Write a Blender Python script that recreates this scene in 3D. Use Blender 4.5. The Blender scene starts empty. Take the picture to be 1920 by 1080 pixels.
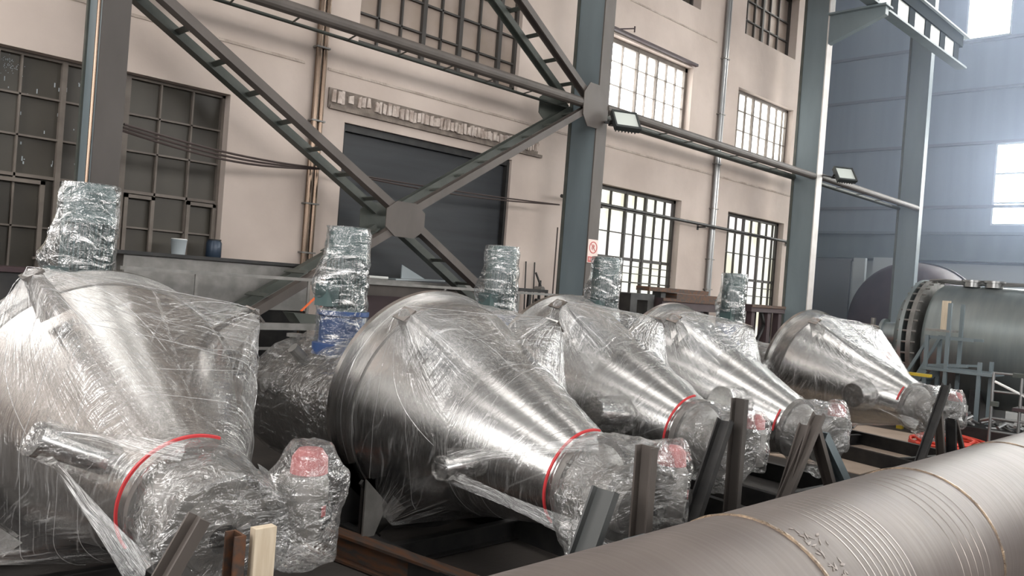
import bpy, bmesh, math, random
from mathutils import Vector, Matrix, noise
from mathutils.bvhtree import BVHTree
C = bpy.context.scene.collection
S = bpy.context.scene
PI = math.pi
R = math.radians

# ------------------------------------------------------------------ camera
YAW, PITCH, ROLL, FPX, CAMZ = R(44.45), R(-0.27), R(4.356), 1526.5, 2.1
fw = Vector((math.sin(YAW)*math.cos(PITCH), math.cos(YAW)*math.cos(PITCH), math.sin(PITCH)))
r0 = Vector((math.cos(YAW), -math.sin(YAW), 0)); u0 = r0.cross(fw)
rt = math.cos(ROLL)*r0 + math.sin(ROLL)*u0
up = -math.sin(ROLL)*r0 + math.cos(ROLL)*u0
cd = bpy.data.cameras.new('camera'); cam = bpy.data.objects.new('camera', cd); C.objects.link(cam)
cd.sensor_width = 36; cd.lens = FPX/1920*36; cd.clip_start = .05; cd.clip_end = 200
m = Matrix(((rt.x, up.x, -fw.x), (rt.y, up.y, -fw.y), (rt.z, up.z, -fw.z))).to_4x4()
m.translation = (0, 0, CAMZ); cam.matrix_world = m
S.camera = cam

# ------------------------------------------------------------------ light and view
S.view_settings.view_transform = 'Standard'; S.view_settings.look = 'None'
S.view_settings.gamma = 1; S.view_settings.use_curve_mapping = False
S.view_settings.exposure = .92
S.cycles.use_denoising = True
S.cycles.transparent_max_bounces = 24
S.cycles.max_bounces = 8; S.cycles.diffuse_bounces = 4; S.cycles.glossy_bounces = 5
S.cycles.sample_clamp_indirect = 6
wd = bpy.data.worlds.new('world'); S.world = wd; wd.use_nodes = True
wd.node_tree.nodes['Background'].inputs[0].default_value = (.75, .85, 1, 1)
wd.node_tree.nodes['Background'].inputs[1].default_value = .6
SKYLIGHT = 2.4        # roof lights
CLEAR = 12.0          # bare daylight windows in the far gable
UPWIN = 3.6           # frosted upper wall windows
LOWIN = .78           # frosted lower wall windows

# ------------------------------------------------------------------ materials
def mat(name, col=(.5, .5, .5), rough=.5, metal=0., col2=None, nscale=3., nmix=(.35, .65), bump=0., bscale=40., emit=None, estr=0., spec=None, stretch=None, detail=6.):
    M = bpy.data.materials.new(name); M.use_nodes = True
    nt = M.node_tree; N = nt.nodes; L = nt.links; b = N['Principled BSDF']
    b.inputs['Base Color'].default_value = (*col, 1); b.inputs['Roughness'].default_value = rough; b.inputs['Metallic'].default_value = metal
    if spec is not None: b.inputs['Specular IOR Level'].default_value = spec
    tc = N.new('ShaderNodeTexCoord'); mp = N.new('ShaderNodeMapping'); L.new(tc.outputs['Object'], mp.inputs['Vector'])
    if stretch: mp.inputs['Scale'].default_value = stretch
    if col2 is not None:
        n = N.new('ShaderNodeTexNoise'); n.inputs['Scale'].default_value = nscale; n.inputs['Detail'].default_value = detail
        L.new(mp.outputs[0], n.inputs['Vector'])
        r = N.new('ShaderNodeValToRGB'); r.color_ramp.elements[0].position = nmix[0]; r.color_ramp.elements[1].position = nmix[1]
        r.color_ramp.elements[0].color = (*col, 1); r.color_ramp.elements[1].color = (*col2, 1)
        L.new(n.outputs['Fac'], r.inputs['Fac']); L.new(r.outputs['Color'], b.inputs['Base Color'])
    if bump:
        n2 = N.new('ShaderNodeTexNoise'); n2.inputs['Scale'].default_value = bscale; n2.inputs['Detail'].default_value = 5
        L.new(mp.outputs[0], n2.inputs['Vector'])
        bp = N.new('ShaderNodeBump'); bp.inputs['Strength'].default_value = bump; bp.inputs['Distance'].default_value = .02
        L.new(n2.outputs['Fac'], bp.inputs['Height']); L.new(bp.outputs['Normal'], b.inputs['Normal'])
    if emit:
        b.inputs['Emission Color'].default_value = (*emit, 1); b.inputs['Emission Strength'].default_value = estr
    return M

def glow(name, c1, c2, s1, s2, scale=.6, tint=None):
    """daylit pane: bright frosted glass with cloudy unevenness"""
    M = bpy.data.materials.new(name); M.use_nodes = True
    nt = M.node_tree; N = nt.nodes; L = nt.links; b = N['Principled BSDF']
    b.inputs['Base Color'].default_value = (.12, .12, .12, 1); b.inputs['Roughness'].default_value = .25
    tc = N.new('ShaderNodeTexCoord'); n = N.new('ShaderNodeTexNoise'); n.inputs['Scale'].default_value = scale; n.inputs['Detail'].default_value = 3
    L.new(tc.outputs['Object'], n.inputs['Vector'])
    r = N.new('ShaderNodeValToRGB'); r.color_ramp.elements[0].position = .38; r.color_ramp.elements[1].position = .62
    r.color_ramp.elements[0].color = (*c1, 1); r.color_ramp.elements[1].color = (*c2, 1)
    if tint:
        e = r.color_ramp.elements.new(.5); e.color = (*tint, 1)
    L.new(n.outputs['Fac'], r.inputs['Fac']); L.new(r.outputs['Color'], b.inputs['Emission Color'])
    mr = N.new('ShaderNodeMapRange'); mr.inputs['From Min'].default_value = .35; mr.inputs['From Max'].default_value = .65
    mr.inputs['To Min'].default_value = s1; mr.inputs['To Max'].default_value = s2
    L.new(n.outputs['Fac'], mr.inputs['Value']); L.new(mr.outputs[0], b.inputs['Emission Strength'])
    return M

def film_mat(name, haze=.012, gloss=.6, along=1.4, cross=26., tint=(.97, .97, .97), bump=.8, crinkle=0., streak=.62, cover=(.43, .62), tents=False):
    """clear stretch film: mostly transparent, wrinkles catch the light; flow.z = how far it stands off"""
    M = bpy.data.materials.new(name); M.use_nodes = True
    nt = M.node_tree; N = nt.nodes; L = nt.links
    for n in list(N): N.remove(n)
    out = N.new('ShaderNodeOutputMaterial')
    def mth(op, a, b_):
        n = N.new('ShaderNodeMath'); n.operation = op
        for i, v in enumerate((a, b_)):
            if isinstance(v, (int, float)): n.inputs[i].default_value = v
            else: L.new(v, n.inputs[i])
        return n.outputs[0]
    def rng(v, a, b_, c, d):
        n = N.new('ShaderNodeMapRange'); n.inputs['From Min'].default_value = a; n.inputs['From Max'].default_value = b_
        n.inputs['To Min'].default_value = c; n.inputs['To Max'].default_value = d; L.new(v, n.inputs['Value']); return n.outputs[0]
    def noi(vec, sc, det=3., dist=0., rough=.55):
        n = N.new('ShaderNodeTexNoise'); n.inputs['Scale'].default_value = sc; n.inputs['Detail'].default_value = det; n.inputs['Distortion'].default_value = dist
        n.inputs['Roughness'].default_value = rough; L.new(vec, n.inputs['Vector']); return n
    def mapv(vec, sc, rot=0.):
        n = N.new('ShaderNodeMapping'); n.inputs['Scale'].default_value = (*sc, 1); n.inputs['Rotation'].default_value = (0, 0, rot); L.new(vec, n.inputs['Vector']); return n.outputs[0]
    at = N.new('ShaderNodeAttribute'); at.attribute_name = 'flow'
    sp = N.new('ShaderNodeSeparateXYZ'); L.new(at.outputs['Vector'], sp.inputs[0]); lift = sp.outputs['Z']
    tc = N.new('ShaderNodeTexCoord')
    flat = N.new('ShaderNodeVectorMath'); flat.operation = 'MULTIPLY'; flat.inputs[1].default_value = (1, 1, 0); L.new(at.outputs['Vector'], flat.inputs[0])
    wn = noi(tc.outputs['Object'], 1.3, 2)
    wc = N.new('ShaderNodeVectorMath'); wc.operation = 'SUBTRACT'; wc.inputs[1].default_value = (.5, .5, .5); L.new(wn.outputs['Color'], wc.inputs[0])
    wv = N.new('ShaderNodeVectorMath'); wv.operation = 'SCALE'; wv.inputs['Scale'].default_value = .4; L.new(wc.outputs[0], wv.inputs[0])
    ad = N.new('ShaderNodeVectorMath'); ad.operation = 'ADD'; L.new(flat.outputs[0], ad.inputs[0]); L.new(wv.outputs[0], ad.inputs[1])
    v = ad.outputs[0]
    tat = N.new('ShaderNodeAttribute'); tat.attribute_name = 'tent'
    tsel = rng(lift, .10, .30, 0, 1) if tents else 0.
    def pick(p, q):
        if not tents: return p
        n = N.new('ShaderNodeMix'); n.data_type = 'FLOAT'; L.new(tsel, n.inputs['Factor']); L.new(p, n.inputs['A']); L.new(q, n.inputs['B']); return n.outputs['Result']
    st0 = noi(mapv(v, (along, cross), .15), 1., 4, 0, .65).outputs['Fac']
    st = pick(st0, noi(mapv(tat.outputs['Vector'], (9., 1.6), 0), 1., 4, 0, .65).outputs['Fac'])
    st2 = noi(mapv(v, (along*1.1, cross*1.1), -.4), 1., 3).outputs['Fac']
    fine = pick(noi(mapv(v, (along*1.2, cross*3.2), .22), 1., 2).outputs['Fac'], noi(mapv(tat.outputs['Vector'], (26., 2.5), 0), 1., 2).outputs['Fac'])
    cr = noi(tc.outputs['Object'], 9., 3, 1.4); cov = noi(tc.outputs['Object'], 2.1, 3, .6)
    h = mth('ADD', mth('MULTIPLY', st, .8-crinkle*.5), mth('MULTIPLY', st2, .5))
    h = mth('ADD', h, mth('MULTIPLY', cr.outputs['Fac'], .3+crinkle)); h = mth('ADD', h, mth('MULTIPLY', fine, .22))
    bp = N.new('ShaderNodeBump'); bp.inputs['Strength'].default_value = bump; bp.inputs['Distance'].default_value = .03; L.new(h, bp.inputs['Height'])
    tr = N.new('ShaderNodeBsdfTransparent'); tr.inputs['Color'].default_value = (*tint, 1)
    gl = N.new('ShaderNodeBsdfGlossy'); gl.inputs['Roughness'].default_value = .10; gl.inputs['Color'].default_value = (1, 1, 1, 1); L.new(bp.outputs['Normal'], gl.inputs['Normal'])
    df = N.new('ShaderNodeBsdfDiffuse'); df.inputs['Color'].default_value = (.88, .88, .88, 1); L.new(bp.outputs['Normal'], df.inputs['Normal'])
    tl = N.new('ShaderNodeBsdfTranslucent'); tl.inputs['Color'].default_value = (.8, .8, .8, 1)
    d0 = N.new('ShaderNodeMixShader'); d0.inputs[0].default_value = .35; L.new(df.outputs[0], d0.inputs[1]); L.new(tl.outputs[0], d0.inputs[2])
    g2 = N.new('ShaderNodeBsdfGlossy'); g2.inputs['Roughness'].default_value = .25; L.new(bp.outputs['Normal'], g2.inputs['Normal'])
    dm = N.new('ShaderNodeMixShader'); dm.inputs[0].default_value = .6; L.new(d0.outputs[0], dm.inputs[1]); L.new(g2.outputs[0], dm.inputs[2])
    lw = N.new('ShaderNodeFresnel'); lw.inputs['IOR'].default_value = 1.45; L.new(bp.outputs['Normal'], lw.inputs['Normal'])
    gfac = mth('MINIMUM', mth('ADD', mth('MULTIPLY', lw.outputs[0], gloss), mth('ADD', .015, mth('MULTIPLY', lift, .09))), .6)
    m1 = N.new('ShaderNodeMixShader'); L.new(gfac, m1.inputs[0]); L.new(tr.outputs[0], m1.inputs[1]); L.new(gl.outputs[0], m1.inputs[2])
    # creased, overlapping layers look milky in patches; white streaks also paint their glints
    patch = mth('MAXIMUM', rng(cov.outputs['Fac'], cover[0], cover[1], 0, 1), mth('MULTIPLY', lift, 1.1))
    line = rng(st, .57, .70, 0, 1); line2 = rng(st2, .60, .70, 0, 1)
    amt = mth('MULTIPLY', mth('MAXIMUM', mth('MAXIMUM', line, line2), mth('MULTIPLY', rng(fine, .58, .68, 0, 1), .6)), mth('MULTIPLY', mth('ADD', patch, .12), streak))
    # edges of the spiral wraps
    wa = N.new('ShaderNodeTexWave'); wa.inputs['Scale'].default_value = .55; wa.inputs['Distortion'].default_value = 1.2; wa.inputs['Detail'].default_value = 1.
    wa.bands_direction = 'Y'; L.new(mapv(v, (.7, 1.), .5), wa.inputs['Vector'])
    edge = rng(wa.outputs['Fac'], .9985, 1., 0, .22)
    hz = mth('ADD', mth('ADD', haze, mth('MULTIPLY', lift, .05)), mth('MAXIMUM', amt, edge))
    m2 = N.new('ShaderNodeMixShader'); L.new(hz, m2.inputs[0]); L.new(m1.outputs[0], m2.inputs[1]); L.new(dm.outputs[0], m2.inputs[2])
    L.new(m2.outputs[0], out.inputs['Surface'])
    return M

MT = dict(
    plaster=mat('plaster', (.47, .395, .35), .92, col2=(.57, .485, .435), nscale=.9, bump=.25, bscale=6, spec=.2),
    plaster_r=mat('bare_render', (.36, .30, .26), .95, col2=(.5, .43, .38), nscale=5, bump=.6, bscale=30, spec=.1),
    brick=mat('broken_brick', (.36, .29, .25), .95, col2=(.62, .54, .49), nscale=7, bump=.8, bscale=25, spec=.1),
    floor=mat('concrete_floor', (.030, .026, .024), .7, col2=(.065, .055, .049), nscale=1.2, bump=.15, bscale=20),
    roof=mat('roof_sheet', (.16, .17, .18), .8, col2=(.2, .21, .22), nscale=.5),
    gable=mat('gable_sheet', (.18, .212, .25), .6, col2=(.215, .25, .29), nscale=.4, stretch=(1, 6, .3)),
    bluepaint=mat('blue_grey_paint', (.12, .15, .165), .55, col2=(.15, .185, .20), nscale=2, stretch=(1, 1, .25)),
    primer=mat('brown_grey_primer', (.062, .051, .045), .6, col2=(.088, .073, .065), nscale=2.5, stretch=(1, 1, .4)),
    litflange=mat('lit_flange_tone', (.45, .42, .40), .5, col2=(.55, .52, .50), nscale=3),  # flange catching the light; its brightness is put into the colour
    darkgreen=mat('dark_green_paint_and_shade', (.045, .052, .045), .6, col2=(.07, .075, .065), nscale=4),  # on rear chords, tubes and flanges this dark tone stands for shade
    darksteel=mat('dark_steel', (.018, .018, .019), .5, .3, col2=(.035, .033, .032), nscale=6),
    rust=mat('rusty_steel', (.12, .05, .022), .75, .2, col2=(.05, .042, .038), nscale=4, stretch=(6, 1, 6)),
    greysteel=mat('grey_steel', (.17, .165, .155), .5, .5, col2=(.24, .23, .22), nscale=7),
    maroon=mat('maroon_primer', (.030, .016, .019), .65, col2=(.045, .024, .027), nscale=3),
    shutter=mat('shutter_slats', (.018, .02, .024), .55, 0, col2=(.026, .029, .034), nscale=1.5, stretch=(.3, 1, 6)),
    darkglass=mat('dark_glass', (.052, .046, .038), .38, col2=(.072, .064, .052), nscale=1.1, spec=.25),
    papered=mat('papered_glass', (.30, .235, .19), .6, col2=(.36, .29, .25), nscale=1.7),
    sash=mat('window_sash_paint', (.115, .095, .08), .6, col2=(.16, .135, .115), nscale=5), primerdark=mat('dark_brown_primer', (.044, .037, .033), .6, col2=(.06, .051, .046), nscale=2.5, stretch=(1, 1, .4)), mortar=mat('dirty_mortar', (.13, .105, .09), .95, col2=(.25, .21, .18), nscale=6, bump=.5),
    darksash=mat('dark_sash', (.045, .04, .036), .6),
    copper=mat('weathered_drainpipe', (.15, .105, .075), .26, .85, col2=(.21, .155, .12), nscale=3, stretch=(1, 1, .3)),
    steelpipe=mat('grey_drainpipe', (.28, .28, .28), .3, .7),
    housing=mat('housing_steel', (.075, .066, .058), .42, .5, col2=(.11, .098, .088), nscale=4), black=mat('black_rubber', (.015, .014, .014), .6),
    cable=mat('cable_sheath', (.05, .035, .032), .6),
    white=mat('white_paint', (.75, .75, .73), .5),
    webpanel=mat('daylit_web_panel', (.42, .44, .42), .45, emit=(.86, .93, .9), estr=0.),
    signwhite=mat('sign_white', (.74, .60, .55), .5), signred=mat('sign_red', (.50, .085, .075), .5),
    propsteel=mat('prop_steel', (.075, .078, .078), .5, .3), girderpaint=mat('girder_paint', (.035, .045, .055), .9, spec=.1), lampglass=mat('lamp_glass', (.62, .66, .62), .15, spec=.6), lampbody=mat('lamp_body', (.03, .035, .035), .5),
    teal=mat('motor_paint', (.05, .085, .085), .4, col2=(.07, .11, .11), nscale=3), blue=mat('reducer_blue', (.02, .05, .15), .45, col2=(.03, .075, .2), nscale=5),
    red=mat('red_strap', (.48, .035, .04), .45), redcap=mat('red_cap', (.36, .10, .10), .5), orange=mat('orange_cable', (.75, .14, .04), .5),
    redhose=mat('red_hose', (.72, .07, .04), .45), yellow=mat('yellow_paint', (.55, .40, .04), .5), wood=mat('pale_timber', (.50, .41, .30), .7, col2=(.60, .51, .39), nscale=4, stretch=(12, 12, 1)),
    ply=mat('ochre_boxes', (.30, .235, .12), .7, col2=(.36, .28, .15), nscale=3), canblue=mat('dark_blue_can', (.02, .035, .06), .35, .2),
    tank=mat('tank_steel', (.27, .31, .315), .38, .75, col2=(.32, .355, .36), nscale=1.5, stretch=(1, 6, 1)),
    pale=mat('pale_grey_sheet', (.36, .40, .42), .6), darkpanel=mat('dark_grey_sheet', (.13, .14, .15), .6),
    litfloor=mat('lit_floor_tone', (.42, .33, .26), .8, col2=(.5, .4, .32), nscale=2),
    front=glow('front_wall_daylight', (1, .97, .93), (1, .97, .93), 5.5, 5.5), gate=glow('gate_daylight', (1, .98, .95), (1, .98, .95), 5, 5), endglass=glow('left_gable_daylight', (1, .98, .95), (1, .98, .95), 5, 5),
    clear=glow('daylight_pane', (1, .99, .95), (.93, .97, 1), CLEAR, CLEAR),
    sky=glow('rooflight_sheet', (1, .97, .93), (1, .97, .93), SKYLIGHT, SKYLIGHT),
    upper=glow('frosted_upper_pane', (.95, .95, .90), (1, 1, .98), UPWIN*.25, UPWIN*1.5, .45),
    lower=glow('frosted_lower_pane', (.78, .75, .58), (.93, .86, .86), LOWIN*.8, LOWIN*1.05, .9, (.86, .88, .78)),
)
def steel_mat():
    """brushed stainless steel; 'flow' attribute: x round the shell, y along it"""
    M = bpy.data.materials.new('brushed_stainless'); M.use_nodes = True
    nt = M.node_tree; N = nt.nodes; L = nt.links; b = N['Principled BSDF']
    b.inputs['Metallic'].default_value = 1; b.inputs['Roughness'].default_value = .27
    at = N.new('ShaderNodeAttribute'); at.attribute_name = 'flow'
    mp = N.new('ShaderNodeMapping'); mp.inputs['Scale'].default_value = (1.2, 90, 1); L.new(at.outputs['Vector'], mp.inputs['Vector'])
    n = N.new('ShaderNodeTexNoise'); n.inputs['Scale'].default_value = 1; n.inputs['Detail'].default_value = 4; L.new(mp.outputs[0], n.inputs['Vector'])
    r = N.new('ShaderNodeValToRGB'); r.color_ramp.elements[0].color = (.56, .55, .54, 1); r.color_ramp.elements[1].color = (.63, .62, .605, 1)
    L.new(n.outputs['Fac'], r.inputs['Fac']); L.new(r.outputs[0], b.inputs['Base Color'])
    mr = N.new('ShaderNodeMapRange'); mr.inputs['To Min'].default_value = .2; mr.inputs['To Max'].default_value = .27
    L.new(n.outputs['Fac'], mr.inputs['Value']); L.new(mr.outputs[0], b.inputs['Roughness'])
    bp = N.new('ShaderNodeBump'); bp.inputs['Strength'].default_value = .02; bp.inputs['Distance'].default_value = .01
    L.new(n.outputs['Fac'], bp.inputs['Height']); L.new(bp.outputs['Normal'], b.inputs['Normal'])
    return M
MT['steel'] = steel_mat()
def pipe_mat():
    """dull mill pipe with circumferential grind marks and stains"""
    M = bpy.data.materials.new('dull_mill_pipe'); M.use_nodes = True
    nt = M.node_tree; N = nt.nodes; L = nt.links; b = N['Principled BSDF']
    b.inputs['Metallic'].default_value = .2; b.inputs['Specular IOR Level'].default_value = .3
    tc = N.new('ShaderNodeTexCoord')
    n1 = N.new('ShaderNodeTexNoise'); n1.inputs['Scale'].default_value = 2.2; n1.inputs['Detail'].default_value = 8; L.new(tc.outputs['Object'], n1.inputs['Vector'])
    mp = N.new('ShaderNodeMapping'); mp.inputs['Scale'].default_value = (48, .8, .8); L.new(tc.outputs['Object'], mp.inputs['Vector'])
    n2 = N.new('ShaderNodeTexNoise'); n2.inputs['Scale'].default_value = 1; n2.inputs['Detail'].default_value = 3; L.new(mp.outputs[0], n2.inputs['Vector'])
    r = N.new('ShaderNodeValToRGB'); r.color_ramp.elements[0].position = .3; r.color_ramp.elements[1].position = .75
    r.color_ramp.elements[0].color = (.10, .081, .073, 1); r.color_ramp.elements[1].color = (.142, .117, .105, 1)
    L.new(n1.outputs['Fac'], r.inputs['Fac']); L.new(r.outputs[0], b.inputs['Base Color'])
    mr = N.new('ShaderNodeMapRange'); mr.inputs['From Min'].default_value = .35; mr.inputs['From Max'].default_value = .7
    mr.inputs['To Min'].default_value = .56; mr.inputs['To Max'].default_value = .44
    L.new(n2.outputs['Fac'], mr.inputs['Value']); L.new(mr.outputs[0], b.inputs['Roughness'])
    bp = N.new('ShaderNodeBump'); bp.inputs['Strength'].default_value = .04; bp.inputs['Distance'].default_value = .01
    L.new(n2.outputs['Fac'], bp.inputs['Height']); L.new(bp.outputs['Normal'], b.inputs['Normal'])
    return M
MT['millpipe'] = pipe_mat()
MT['film'] = film_mat('stretch_film', tents=True)
MT['filmbag'] = film_mat('crumpled_film', haze=.05, gloss=.7, along=3, cross=12, bump=1., crinkle=.8, cover=(.40, .6), streak=.4)
MT['filmband'] = film_mat('stretched_film_band', haze=.16, gloss=.9, along=.7, cross=16, bump=.6, cover=(.4, .6), streak=.45)
MT['filmedge'] = film_mat('film_edge', haze=.38, gloss=1., streak=.1)
MT['filmnose'] = film_mat('nose_film', haze=.12, gloss=.9, along=3, cross=12, bump=1., crinkle=1., cover=(.38, .56), streak=.85)
MT['filmact'] = film_mat('milky_film', haze=.07, gloss=.7, along=3, cross=12, bump=1., crinkle=.8, cover=(.40, .6), streak=.5)
MT['filmmotor'] = film_mat('motor_film', haze=.04, gloss=1., along=3.5, cross=12, bump=1., crinkle=.7, tint=(.95, .97, .98), streak=.85, cover=(.40, .56))

# ------------------------------------------------------------------ mesh helpers
class MB:
    def __init__(s): s.v = []; s.f = []; s.flow = None; s.smooth = False
    def add(s, vs, fs):
        k = len(s.v); s.v += [Vector(v) for v in vs]; s.f += [[i+k for i in f] for f in fs]; return s
    def box(s, c, d, M=None):
        x, y, z = d[0]/2, d[1]/2, d[2]/2
        vs = [Vector((a*x, b*y, e*z)) for a in (-1, 1) for b in (-1, 1) for e in (-1, 1)]
        if M: vs = [M @ v for v in vs]
        return s.add([v+Vector(c) for v in vs], [[0, 1, 3, 2], [4, 6, 7, 5], [0, 4, 5, 1], [2, 3, 7, 6], [0, 2, 6, 4], [1, 5, 7, 3]])
    def span(s, a, b): return s.box([(p+q)/2 for p, q in zip(a, b)], [abs(q-p) for p, q in zip(a, b)])
    def frame(s, a, b, ref=None):
        d = (Vector(b)-Vector(a)).normalized(); ref = Vector(ref) if ref else (Vector((0, 0, 1)) if abs(d.z) < .95 else Vector((0, 1, 0)))
        x = d.cross(ref).normalized(); y = x.cross(d); return d, x, y
    def bar(s, a, b, w, h, ref=None):
        a, b = Vector(a), Vector(b); d, x, y = s.frame(a, b, ref)
        return s.prism([(-w/2, -h/2), (w/2, -h/2), (w/2, h/2), (-w/2, h/2)], a, b, ref)
    def prism(s, poly, a, b, ref=None):
        a, b = Vector(a), Vector(b); d, x, y = s.frame(a, b, ref); n = len(poly)
        vs = [a+x*p+y*q for p, q in poly]+[b+x*p+y*q for p, q in poly]
        fs = [[i, (i+1) % n, n+(i+1) % n, n+i] for i in range(n)]+[list(range(n))[::-1], list(range(n, 2*n))]
        return s.add(vs, fs)
    def channel(s, a, b, w, h, t=.012, ref=None):
        """U section: back of height h, flanges of width w towards +x"""
        p = [(0, -h/2), (w, -h/2), (w, -h/2+t), (t, -h/2+t), (t, h/2-t), (w, h/2-t), (w, h/2), (0, h/2)]
        return s.prism(p, a, b, ref)
    def angle(s, a, b, w, t=.01, ref=None):
        return s.prism([(0, 0), (w, 0), (w, t), (t, t), (t, w), (0, w)], a, b, ref)
    def ibeam(s, a, b, w, h, tf=.02, tw=.014, ref=None):
        p = [(-w/2, -h/2), (w/2, -h/2), (w/2, -h/2+tf), (tw/2, -h/2+tf), (tw/2, h/2-tf), (w/2, h/2-tf), (w/2, h/2), (-w/2, h/2), (-w/2, h/2-tf), (-tw/2, h/2-tf), (-tw/2, -h/2+tf), (-w/2, -h/2+tf)]
        return s.prism(p, a, b, ref)
    def tube(s, a, b, r, n=14, r2=None, caps=True):
        a, b = Vector(a), Vector(b); d, x, y = s.frame(a, b); r2 = r if r2 is None else r2
        cs = [(math.cos(2*PI*i/n), math.sin(2*PI*i/n)) for i in range(n)]
        vs = [a+(x*c+y*q)*r for c, q in cs]+[b+(x*c+y*q)*r2 for c, q in cs]
        fs = [[i, (i+1) % n, n+(i+1) % n, n+i] for i in range(n)]
        if caps: fs += [list(range(n))[::-1], list(range(n, 2*n))]
        return s.add(vs, fs)
    def path(s, pts, r, n=8):
        pts = [Vector(p) for p in pts]; k = len(pts); vs = []
        for i, p in enumerate(pts):
            d = (pts[min(i+1, k-1)]-pts[max(i-1, 0)]).normalized()
            ref = Vector((0, 0, 1)) if abs(d.z) < .9 else Vector((0, 1, 0)); x = d.cross(ref).normalized(); y = x.cross(d)
            vs += [p+(x*math.cos(2*PI*j/n)+y*math.sin(2*PI*j/n))*r for j in range(n)]
        fs = [[i*n+j, i*n+(j+1) % n, (i+1)*n+(j+1) % n, (i+1)*n+j] for i in range(k-1) for j in range(n)]
        fs += [list(range(n))[::-1], list(range((k-1)*n, k*n))]
        return s.add(vs, fs)
    def lathe(s, prof, o, ax, n=48, ref=(0, 0, 1), a0=0., a1=2*PI, flow=False, caps=True):
        """prof: (distance along axis, radius)"""
        o, ax = Vector(o), Vector(ax).normalized(); x = ax.cross(Vector(ref)).normalized(); y = x.cross(ax)
        full = abs(a1-a0-2*PI) < 1e-6; m_ = n if full else n+1; k0 = len(s.v); vs = []
        if flow and s.flow is None: s.flow = []
        for d, r in prof:
            for j in range(m_):
                t = a0+(a1-a0)*j/n
                vs.append(o+ax*d+(x*math.sin(t)+y*math.cos(t))*r)
                if s.flow is not None: s.flow.append((t*max(r, .2), d, 0))
        fs = []
        for i in range(len(prof)-1):
            for j in range(n):
                j2 = (j+1) % m_; fs.append([i*m_+j, i*m_+j2, (i+1)*m_+j2, (i+1)*m_+j])
        if full and caps:
            for i, rev in ((0, False), (len(prof)-1, True)):
                if prof[i][1] > 1e-5:
                    L_ = [i*m_+j for j in range(m_)]; fs.append(L_[::-1] if rev else L_)
        s.smooth = True
        return s.add(vs, fs)
    def plate(s, pts, off):
        """polygon pts thickened by vector off"""
        n = len(pts); pts = [Vector(p) for p in pts]; off = Vector(off)
        return s.add(pts+[p+off for p in pts], [list(range(n))[::-1], list(range(n, 2*n))]+[[i, (i+1) % n, n+(i+1) % n, n+i] for i in range(n)])

SPLIT = {'batten', 'cross_member', 'clamp_bolt', 'top_nozzle', 'saddle', 'clamp', 'post', 'leg', 'crossbar', 'handrail', 'tread', 'stringer', 'top_hose', 'strap', 'hook', 'end_plate', 'frame_plate', 'front_panel', 'rail', 'cooling_fin', 'housing_fitting'}
def islands(mb):
    par = list(range(len(mb.v)))
    def find(i):
        while par[i] != i: par[i] = par[par[i]]; i = par[i]
        return i
    for f in mb.f:
        for i in f[1:]: par[find(i)] = find(f[0])
    grp = {}
    for f in mb.f: grp.setdefault(find(f[0]), []).append(f)
    out = []
    for fs in grp.values():
        idx = sorted({i for f in fs for i in f}); mp = {k: n for n, k in enumerate(idx)}
        q = MB(); q.v = [mb.v[i] for i in idx]; q.f = [[mp[i] for i in f] for f in fs]; q.smooth = mb.smooth; out.append(q)
    return out
def link(name, mb, m, parent=None, smooth=None, sharp=40):
    if name in SPLIT and parent is not None:
        parts = islands(mb)
        if 1 < len(parts) <= 90: return [link1(name, q, m, parent, smooth, sharp) for q in parts][0]
    return link1(name, mb, m, parent, smooth, sharp)
def link1(name, mb, m, parent=None, smooth=None, sharp=40):
    me = bpy.data.meshes.new(name); o0 = parent_origin(parent) if parent else Vector((0, 0, 0))
    me.from_pydata([v-o0 for v in mb.v], [], mb.f); me.update()
    if mb.flow and len(mb.flow) == len(mb.v):
        at = me.attributes.new('flow', 'FLOAT_VECTOR', 'POINT')
        at.data.foreach_set('vector', [c for v in mb.flow for c in v])
    if getattr(mb, 'tent', None):
        at = me.attributes.new('tent', 'FLOAT_VECTOR', 'POINT'); at.data.foreach_set('vector', [c for v in mb.tent for c in v])
    bm = bmesh.new(); bm.from_mesh(me); bmesh.ops.recalc_face_normals(bm, faces=bm.faces)
    if smooth if smooth is not None else mb.smooth:
        for f in bm.faces: f.smooth = True
        for e in bm.edges:
            if len(e.link_faces) == 2 and e.calc_face_angle(0) > R(sharp): e.smooth = False
    bm.to_mesh(me); bm.free()
    me.materials.append(MT[m]); o = bpy.data.objects.new(name, me); C.objects.link(o)
    if parent: o.parent = parent
    return o
ORI = {}
def parent_origin(p):
    while p.parent: p = p.parent
    return ORI.get(p.name, Vector((0, 0, 0)))
def tag(o, label, cat, group=None):
    o['label'] = label; o['category'] = cat
    if group: o['group'] = group
    return o
def thing(name, loc, label, cat, group=None):
    o = bpy.data.objects.new(name, None); C.objects.link(o); o.location = loc; o.empty_display_size = .1
    ORI[o.name] = Vector(loc); return tag(o, label, cat, group)
def solo(name, mb, m, label, cat, group=None, **k): return tag(link(name, mb, m, **k), label, cat, group)
def struct(name, mb, m, parent=None, **k):
    o = link(name, mb, m, parent, **k); o['kind'] = 'structure'; return o

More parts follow.
